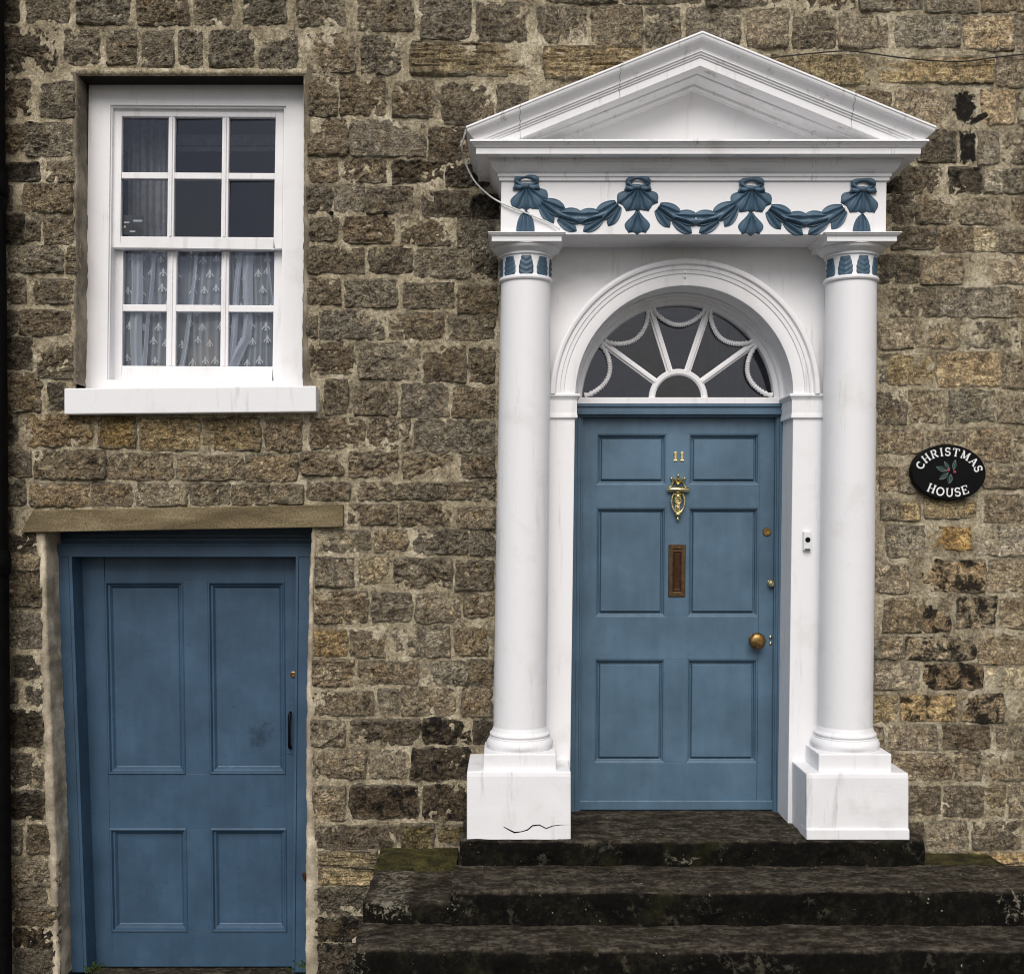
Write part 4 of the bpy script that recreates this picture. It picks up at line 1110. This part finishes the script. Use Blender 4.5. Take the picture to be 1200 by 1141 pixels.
o = mb.build('motifs', M['fleur'], nc); o['kind'] = 'stuff'
# things inside the room that show through the upper panes
mb = MB(); rows = []
for j in range(2):
    rows.append([(WX(150 + i * .9, .46), .46 + .02 * math.sin(i * .55) + .01 * math.sin(i * 1.3), WZ((125, 300)[j], .46)) for i in range(56)])
mb.grid(rows, True)
dr = mb.build('drape', M['drape'], None, angle=80); tag(dr, 'dim grey drape hanging inside behind the left panes of the upper sash', 'drape')
mb = MB()
for py0, py1 in ((158, 170), (172, 177)): mb.box(PL(.6), 120, py0, 350, py1, .62)
bl = mb.build('blind_rail', M['drape'], None); tag(bl, 'pale horizontal blind rail inside behind the top row of window panes', 'blind')
# ornament on the inner sill, seen through the net
org = MB()
xo, zo = WX(243, .42), WZ(436, .42); u = k_at(.42)
org.lathe(xo - 12 * u, .42, [(0.1 * u, 0), (14 * u, 0), (15 * u, 3 * u), (11 * u, 10 * u), (8 * u, 18 * u), (9 * u, 24 * u), (5 * u, 28 * u), (.1 * u, 29 * u)], 20, zo)
org.blob((xo + 2 * u, .42, zo + 20 * u), 12 * u, 9 * u, 22 * u); org.blob((xo + 4 * u, .42, zo + 40 * u), 7 * u, 6 * u, 7 * u)
o = org.build('ornament', M['tan'], None); tag(o, 'tan rounded ornament standing behind the net curtain in the middle lower pane', 'ornament')
# card in the upper left pane area
YK = YW + .035 + .028
cp = wl(YK)
mb = MB(); mb.box(cp, 143.5, 253, 168, 275.5, YK + .002)
kd = mb.build('window_card', M['card'], None)
tag(kd, 'small dark printed card with white bars in the lower left pane of the upper sash', 'card')
mb = MB()
for r2 in ((145, 260.2, 151.5, 262), (156, 258, 166.5, 260.3), (152, 270.8, 158.5, 272.6), (144.8, 265, 147.2, 267.5)): mb.box(wl(YK - .0012), *r2, YK)
mb.build('print', M['lettering'], kd)

# ------------------------------------------------------------------ cellar door
cd = empty('cellar_door', (WX(226, .29), .29, .06))
tag(cd, 'low blue four panelled cellar door in a deep blue frame under the window', 'door', kind='thing')
def cw(px, py):
    t = (px - 97) / 250
    return px + (py - 655) / 477 * lerp(10.5, 3, max(-.2, min(1.2, t))), py
def cwf(px, py):
    t = max(0, min(1, (px - 62) / 304))
    return px + (py - 640) / 490 * lerp(20, -6, t), py
YFm, YL = .16, .285
def C(mb, name, mat='blue_cellar', parent=None, bevel=.003): return mb.build(name, M[mat], parent or cd, bevel)
mb = MB()
f_ = lambda Y: PL(Y, cwf)
mb.box(f_(YFm), 62, 652, 79.5, 1139, YL + .06); mb.box(f_(YFm - .008), 79.5, 652, 83.5, 1139, YL + .06)
mb.box(f_(YFm), 350, 652, 372, 1139, YL + .06); mb.box(f_(YFm - .008), 346.5, 652, 350, 1139, YL + .06)
mb.box(f_(YFm - .004), 60, 639.5, 372, 652.5, YL + .06)
for y0, y1, Yq in ((625, 630, .24), (630, 634.5, .215), (634.5, 637, .20), (637, 640, .150)): mb.box(f_(Yq), 56, y0, 374, y1, YL + .06)
mb.box(f_(.25), 56, 606, 374, 626, YL + .06)
C(mb, 'door_frame')
pc = PL(YL, cw)
xa, xb, xc_, xd = 122.3, 213.6, 243.2, 333
rowsC = [(681.5, 906.5), (970.5, 1091)]
mb = MB()
mb.box(pc, 84, 640, xa, 1132, YL + .05); mb.box(pc, xd, 640, 362, 1132, YL + .05)
for ya, yb_ in ((640, 681.5), (906.5, 970.5), (1091, 1132)): mb.box(pc, xa, ya, xd, yb_, YL + .05)
for ya, yb_ in rowsC: mb.box(pc, xb, ya, xc_, yb_, YL + .05)
C(mb, 'door_leaf', bevel=.0015)
for ya, yb_ in rowsC:
    for a, b in ((xa, xb), (xc_, xd)):
        q = [pc(a, yb_), pc(b, yb_), pc(b, ya), pc(a, ya)]
        mb = MB(); mb.nested(q, [(-.004, YL + .02), (-.002, YL - .003), (.003, YL - .007), (.008, YL - .006), (.012, YL + .004), (.014, YL + .010), (.022, YL + .012), (.025, YL + .016), (.032, YL + .026), (.036, YL + .028)])
        C(mb, 'panel', bevel=0)
def cx_(px, py): return pc(px, py)
mb = MB(); mb.box(PL(YL - .004), 335.5, 823, 346.5, 883, YL + .002); C(mb, 'handle_plate', bevel=.001)
x0, z0 = PL(YL)(340.5, 836); x1, z1 = PL(YL)(340.5, 874)
mb = MB(); mb.tube([(x0, YL, z0 + .006), (x0, YL - .025, z0), (x0, YL - .034, z0 - .015), (x0, YL - .034, z1 + .015), (x0, YL - .025, z1), (x0, YL, z1 - .006)], [.010, .009, .0075, .0075, .009, .010], 10)
C(mb, 'pull_handle', 'black', None, 0)
x0, z0 = PL(YL)(344, 790)
mb = MB(); mb.lathe(x0, 0, [(.017, YL + .002), (.017, YL - .006), (.011, YL - .008), (.010, YL - .005), (.001, YL - .005)], 20, z0, 'Y'); C(mb, 'cylinder_lock', 'brass_dull', None, 0)
mb = MB(); x0, z0 = PL(YFm)(358, 1027); mb.blob((x0, YFm - .004, z0), .012, .007, .022); mb.blob((x0 - .01, YFm - .003, z0 + .012), .008, .005, .010); C(mb, 'rusty_hinge', 'rust', None, 0)
# threshold
mb = MB(); mb.wbox(WX(60, .1), WX(372, .1), .10, .5, -.3, WZ(1134.5, YL)); o = mb.build('threshold', M['step'], cd, .01); 
# little weeds at the foot of the cellar door
for wi, (px, py, n, lb) in enumerate(((104, 1138, 13, 'small green weed growing at the left foot of the cellar door'), (352, 1134, 7, 'tiny green weed growing at the right foot of the cellar door'))):
    Yw = .03
    x, z = WX(px, Yw), WZ(py, Yw) - .02
    mb = MB()
    r_ = random.Random(wi + 3)
    for i in range(n):
        a = r_.uniform(0, 6.28); L = r_.uniform(.02, .055); tx, tz = math.cos(a) * L * 1.2, r_.uniform(.25, 1) * L
        bx, by = x + r_.uniform(-.045, .045), Yw + r_.uniform(-.02, .03)
        for s_ in range(3):
            t = .4 + .3 * s_; w = .008 * (1.2 - t * .5)
            c = Vector((bx + tx * t, by - .01 * t, z + .015 + tz * t)); d = Vector((math.cos(a + s_), -.4, .5)).normalized() * .018; n_s = Vector((-d.z, 0, d.x)).normalized() * w
            mb.face([mb.vert(c), mb.vert(c + d * .5 + n_s), mb.vert(c + d), mb.vert(c + d * .5 - n_s)])
        mb.tube([(bx, by, z - .01), (bx + tx * .5, by, z + .015 + tz * .6), (bx + tx, by - .01, z + .015 + tz)], .0013, 5)
    o = mb.build('weed', M['leaf'], None); tag(o, lb, 'weed')

# ------------------------------------------------------------------ oval house sign
YS = -.050
sx0, sz0 = WX(1111.8, YS), WZ(553.5, YS)
us = k_at(YS)
sg = empty('house_sign', (sx0, YS, sz0 - 33 * us))
tag(sg, 'black oval house sign with white lettering and a sprig of holly on the right wall', 'sign')
TS = rad(-3)
def st(x, y, dy=0.0): return (sx0 + us * (x * math.cos(TS) - y * math.sin(TS)), YS + dy, sz0 + us * (x * math.sin(TS) + y * math.cos(TS)))
mb = MB(); rows = []
for s_, dy in ((.95, .045), (.99, .035), (1.0, .012), (.985, .004), (.955, .0), (.5, -.001)):
    rows.append([st(44.4 * s_ * math.cos(a), 33 * s_ * math.sin(a), dy) for a in [2 * math.pi * i / 72 for i in range(72)]])
ids = mb.grid(rows, True, True); mb.face(ids[-1])
mb.build('sign_board', M['black'], sg, angle=25)
def arcp(cx, cy, rx, ry, a0, a1, n=14): return [(cx + rx * math.cos(rad(lerp(a0, a1, i / n))), cy + ry * math.sin(rad(lerp(a0, a1, i / n)))) for i in range(n + 1)]
K, T_ = 1.75, .85      # thick and thin strokes, in tenths of the cap height of 10
GL = {  # width, list of (polyline, thickness)
    'C': (8.6, [(arcp(4.6, 5, 3.7, 4.3, 48, 312, 20), K), ([(7.0, 6.6), (7.0, 9.6)], T_), ([(7.3, 1.2), (7.3, 2.6)], T_)]),
    'H': (9.6, [([(2, .4), (2, 9.6)], K), ([(7.6, .4), (7.6, 9.6)], K), ([(2, 5), (7.6, 5)], T_)] + [([(x - 1.6, y), (x + 1.6, y)], T_) for x in (2, 7.6) for y in (.4, 9.6)]),
    'R': (9.2, [([(2, .4), (2, 9.6)], K), ([(.5, .4), (3.6, .4)], T_), ([(.5, 9.6), (4.4, 9.6)], T_), ([(2, 4.9), (4.6, 4.9)], T_), (arcp(4.4, 7.25, 2.7, 2.35, 90, -90, 12), K * .85), ([(4.6, 4.9), (7.4, .5)], K), ([(6.6, .4), (8.9, .4)], T_)]),
    'I': (4.6, [([(2.3, .4), (2.3, 9.6)], K), ([(.6, .4), (4, .4)], T_), ([(.6, 9.6), (4, 9.6)], T_)]),
    'S': (7.2, [(arcp(3.6, 7.2, 2.5, 2.35, 30, 265, 14) + arcp(3.6, 2.75, 2.6, 2.4, 88, -145, 14), K * .9), ([(6.1, 7.2), (6.1, 9.7)], T_), ([(1.0, .4), (1.0, 2.9)], T_)]),
    'T': (8.8, [([(4.4, .4), (4.4, 9.6)], K), ([(.6, 9.5), (8.2, 9.5)], T_), ([(.7, 9.6), (.7, 7.2)], T_), ([(8.1, 9.6), (8.1, 7.2)], T_), ([(2.8, .4), (6, .4)], T_)]),
    'M': (11.6, [([(2, .4), (2, 9.6)], T_ * 1.1), ([(9.4, .4), (9.4, 9.6)], K), ([(2.2, 9.4), (5.6, 1.0)], K), ([(5.6, 1.0), (9.2, 9.4)], T_)] + [([(x - 1.5, .4), (x + 1.5, .4)], T_) for x in (2, 9.4)] + [([(.5, 9.6), (2.6, 9.6)], T_), ([(9, 9.6), (11, 9.6)], T_)]),
    'A': (9.6, [([(1.6, .4), (4.6, 9.6)], T_), ([(4.9, 9.6), (8.0, .4)], K), ([(2.6, 3.4), (6.8, 3.4)], T_), ([(.3, .4), (3.0, .4)], T_), ([(6.3, .4), (9.4, .4)], T_)]),
    'O': (9.8, [(arcp(4.9, 5, 3.9, 4.3, 0, 360, 26), K * .95)]),
    'U': (9.6, [([(2.1, 9.6), (2.1, 4)] + arcp(4.9, 3.6, 2.8, 2.9, 180, 360, 14) + [(7.7, 9.6)], K * .9), ([(.5, 9.6), (3.7, 9.6)], T_), ([(6.2, 9.6), (9.2, 9.6)], T_)]),
    'E': (8.4, [([(2, .4), (2, 9.6)], K), ([(.5, .4), (7.6, .4)], T_), ([(.5, 9.6), (7.3, 9.6)], T_), ([(2, 5), (5.4, 5)], T_), ([(7.5, .4), (7.5, 2.8)], T_), ([(7.2, 9.6), (7.2, 7.4)], T_), ([(5.3, 3.9), (5.3, 6.1)], T_)])}
def letter(ch, place, h, dy=-.003):
    """ribbon strokes as thin raised prisms; place maps glyph coords to sign coords"""
    mb = MB(); w = GL[ch][0]
    for n_, (pts, th) in enumerate(GL[ch][1]):
        L, R = [], []
        for i, (x, y) in enumerate(pts):
            ax_, ay_ = pts[max(0, i - 1)]; bx, by = pts[min(len(pts) - 1, i + 1)]
            if pts[0] == pts[-1] or (abs(pts[0][0] - pts[-1][0]) + abs(pts[0][1] - pts[-1][1]) < 1e-6 and len(pts) > 2):
                if i == 0: ax_, ay_ = pts[-2]
                if i == len(pts) - 1: bx, by = pts[1]
            d = math.hypot(bx - ax_, by - ay_) or 1
            nx, ny = -(by - ay_) / d * th / 2, (bx - ax_) / d * th / 2
            L.append((x + nx, y + ny)); R.append((x - nx, y - ny))
        e = dy - .00012 * n_
        front = [[st(*place((x - w / 2) * h / 10, (y - 5) * h / 10), e) for x, y in side] for side in (L, R)]
        back = [[st(*place((x - w / 2) * h / 10, (y - 5) * h / 10), .001) for x, y in side] for side in (R, L)]
        mb.grid([front[0], front[1], back[0], back[1], front[0]], False)
    return mb
for text, up in (('CHRISTMAS', True), ('HOUSE', False)):
    h = 9.6 if up else 10.2
    ws = [GL[c][0] * h / 10 for c in text]; gap = 1.9 if up else .9
    tot = sum(ws) + gap * (len(text) - 1); pos_ = -tot / 2
    if up: RX, RY = 35.2, 24.3
    else: RX, RY = 35.0, 23.5
    # walk along the ellipse by arc length
    def ell(s_, up=up, RX=RX, RY=RY):
        a = math.pi / 2 if up else -math.pi / 2; acc = 0; da = .004; sg_ = -1 if up else 1
        d_ = 1 if s_ > 0 else -1
        while acc < abs(s_):
            acc += math.hypot(RX * math.sin(a), RY * math.cos(a)) * da; a += sg_ * d_ * da
        x, y = RX * math.cos(a), RY * math.sin(a)
        tx, ty = RX * math.sin(a) * (1 if up else -1), -RY * math.cos(a) * (1 if up else -1)
        return x, y, math.atan2(ty, tx)
    for ch, w in zip(text, ws):
        x, y, ang = ell(pos_ + w / 2); pos_ += w + gap
        if not up: ang *= .8
        ca, sa = math.cos(ang), math.sin(ang)
        mb = letter(ch, lambda a, b, x=x, y=y, ca=ca, sa=sa: (x + a * ca - b * sa, y + a * sa + b * ca), h)
        mb.build('letter', M['lettering'], sg)
def leaf_pts(x, y, ang, L, W):
    n = 10; out = []
    prof_ = [(i / n, W * math.sin(math.pi * (i / n)) ** .8 * (1 if i % 2 else .66)) for i in range(n + 1)]
    ca, sa = math.cos(ang), math.sin(ang)
    P1 = [(x + t * L * ca - w * sa, y + t * L * sa + w * ca) for t, w in prof_]; P2 = [(x + t * L * ca + w * sa, y + t * L * sa - w * ca) for t, w in prof_[::-1]]
    return P1 + P2[1:-1]
for (x, y, a, L, W) in ((-2, 2, 163, 13.5, 3.6), (-1, 0, 222, 13, 3.2), (2, -2, 262, 11, 3.6), (5.5, 3, 82, 12, 3.0), (1, 4, 128, 11, 2.4)):
    pts = leaf_pts(x, y, rad(a), L, W); mb = MB()
    f1 = [mb.vert(st(px, py, -.0028)) for px, py in pts]; mb.face(f1)
    b1 = [mb.vert(st(px, py, .001)) for px, py in pts]
    for i in range(len(pts)): mb.face((f1[i], b1[i], b1[(i + 1) % len(pts)], f1[(i + 1) % len(pts)]))
    o = mb.build('holly_leaf', M['holly'], sg)
    mb = MB()
    mb.tube([st(px, py, -.003) for px, py in pts[:11]], .0013, 5); mb.tube([st(x, y, -.0033), st(x + L * math.cos(rad(a)), y + L * math.sin(rad(a)), -.0033)], .0009, 5)
    mb.build('highlight', M['holly_edge'], o)
for x, y in ((-.8, 2.6), (6.8, .8)):
    mb = MB(); c = st(x, y, -.002); mb.blob(c, 1.9 * us, .006, 1.7 * us); mb.build('berry', M['berry'], sg)

# ------------------------------------------------------------------ cables
def cable(name, pts, r, mat, label):
    P_ = [Vector((WX(a, y), y, WZ(b, y))) for a, b, y in pts]; out = []
    for i in range(len(P_) - 1):
        p0_, p1, p2, p3 = P_[max(0, i - 1)], P_[i], P_[i + 1], P_[min(len(P_) - 1, i + 2)]
        for s_ in range(7):
            t = s_ / 7
            out.append(.5 * ((2 * p1) + (p2 - p0_) * t + (2 * p0_ - 5 * p1 + 4 * p2 - p3) * t * t + (3 * p1 - p0_ - 3 * p2 + p3) * t ** 3))
    out.append(P_[-1])
    mb = MB(); mb.tube(out, r, 8); o = mb.build(name, M[mat], None); tag(o, label, 'cable')
cable('white_cable', [(546, 152, -.36), (541.5, 172, -.30), (545, 190, -.22), (556, 212, -.20), (572, 228, -.27), (584, 236, -.335), (596, 241.5, -.345), (622, 252, -.345), (645, 262, -.345), (656, 269, -.36)], .0042, 'wire_white', 'thin white cable looping from the pediment corner across the frieze')
cable('dark_cable', [(880, 72, -.030), (905, 68, -.032), (935, 64.5, -.034), (985, 60, -.040), (1010, 61.5, -.034), (1050, 67, -.034), (1090, 71, -.03), (1130, 72, -.034), (1170, 67, -.03), (1240, 61, -.03), (1330, 64, -.03)], .0036, 'wire_dark', 'thin dark cable sagging along the stone wall above the pediment')
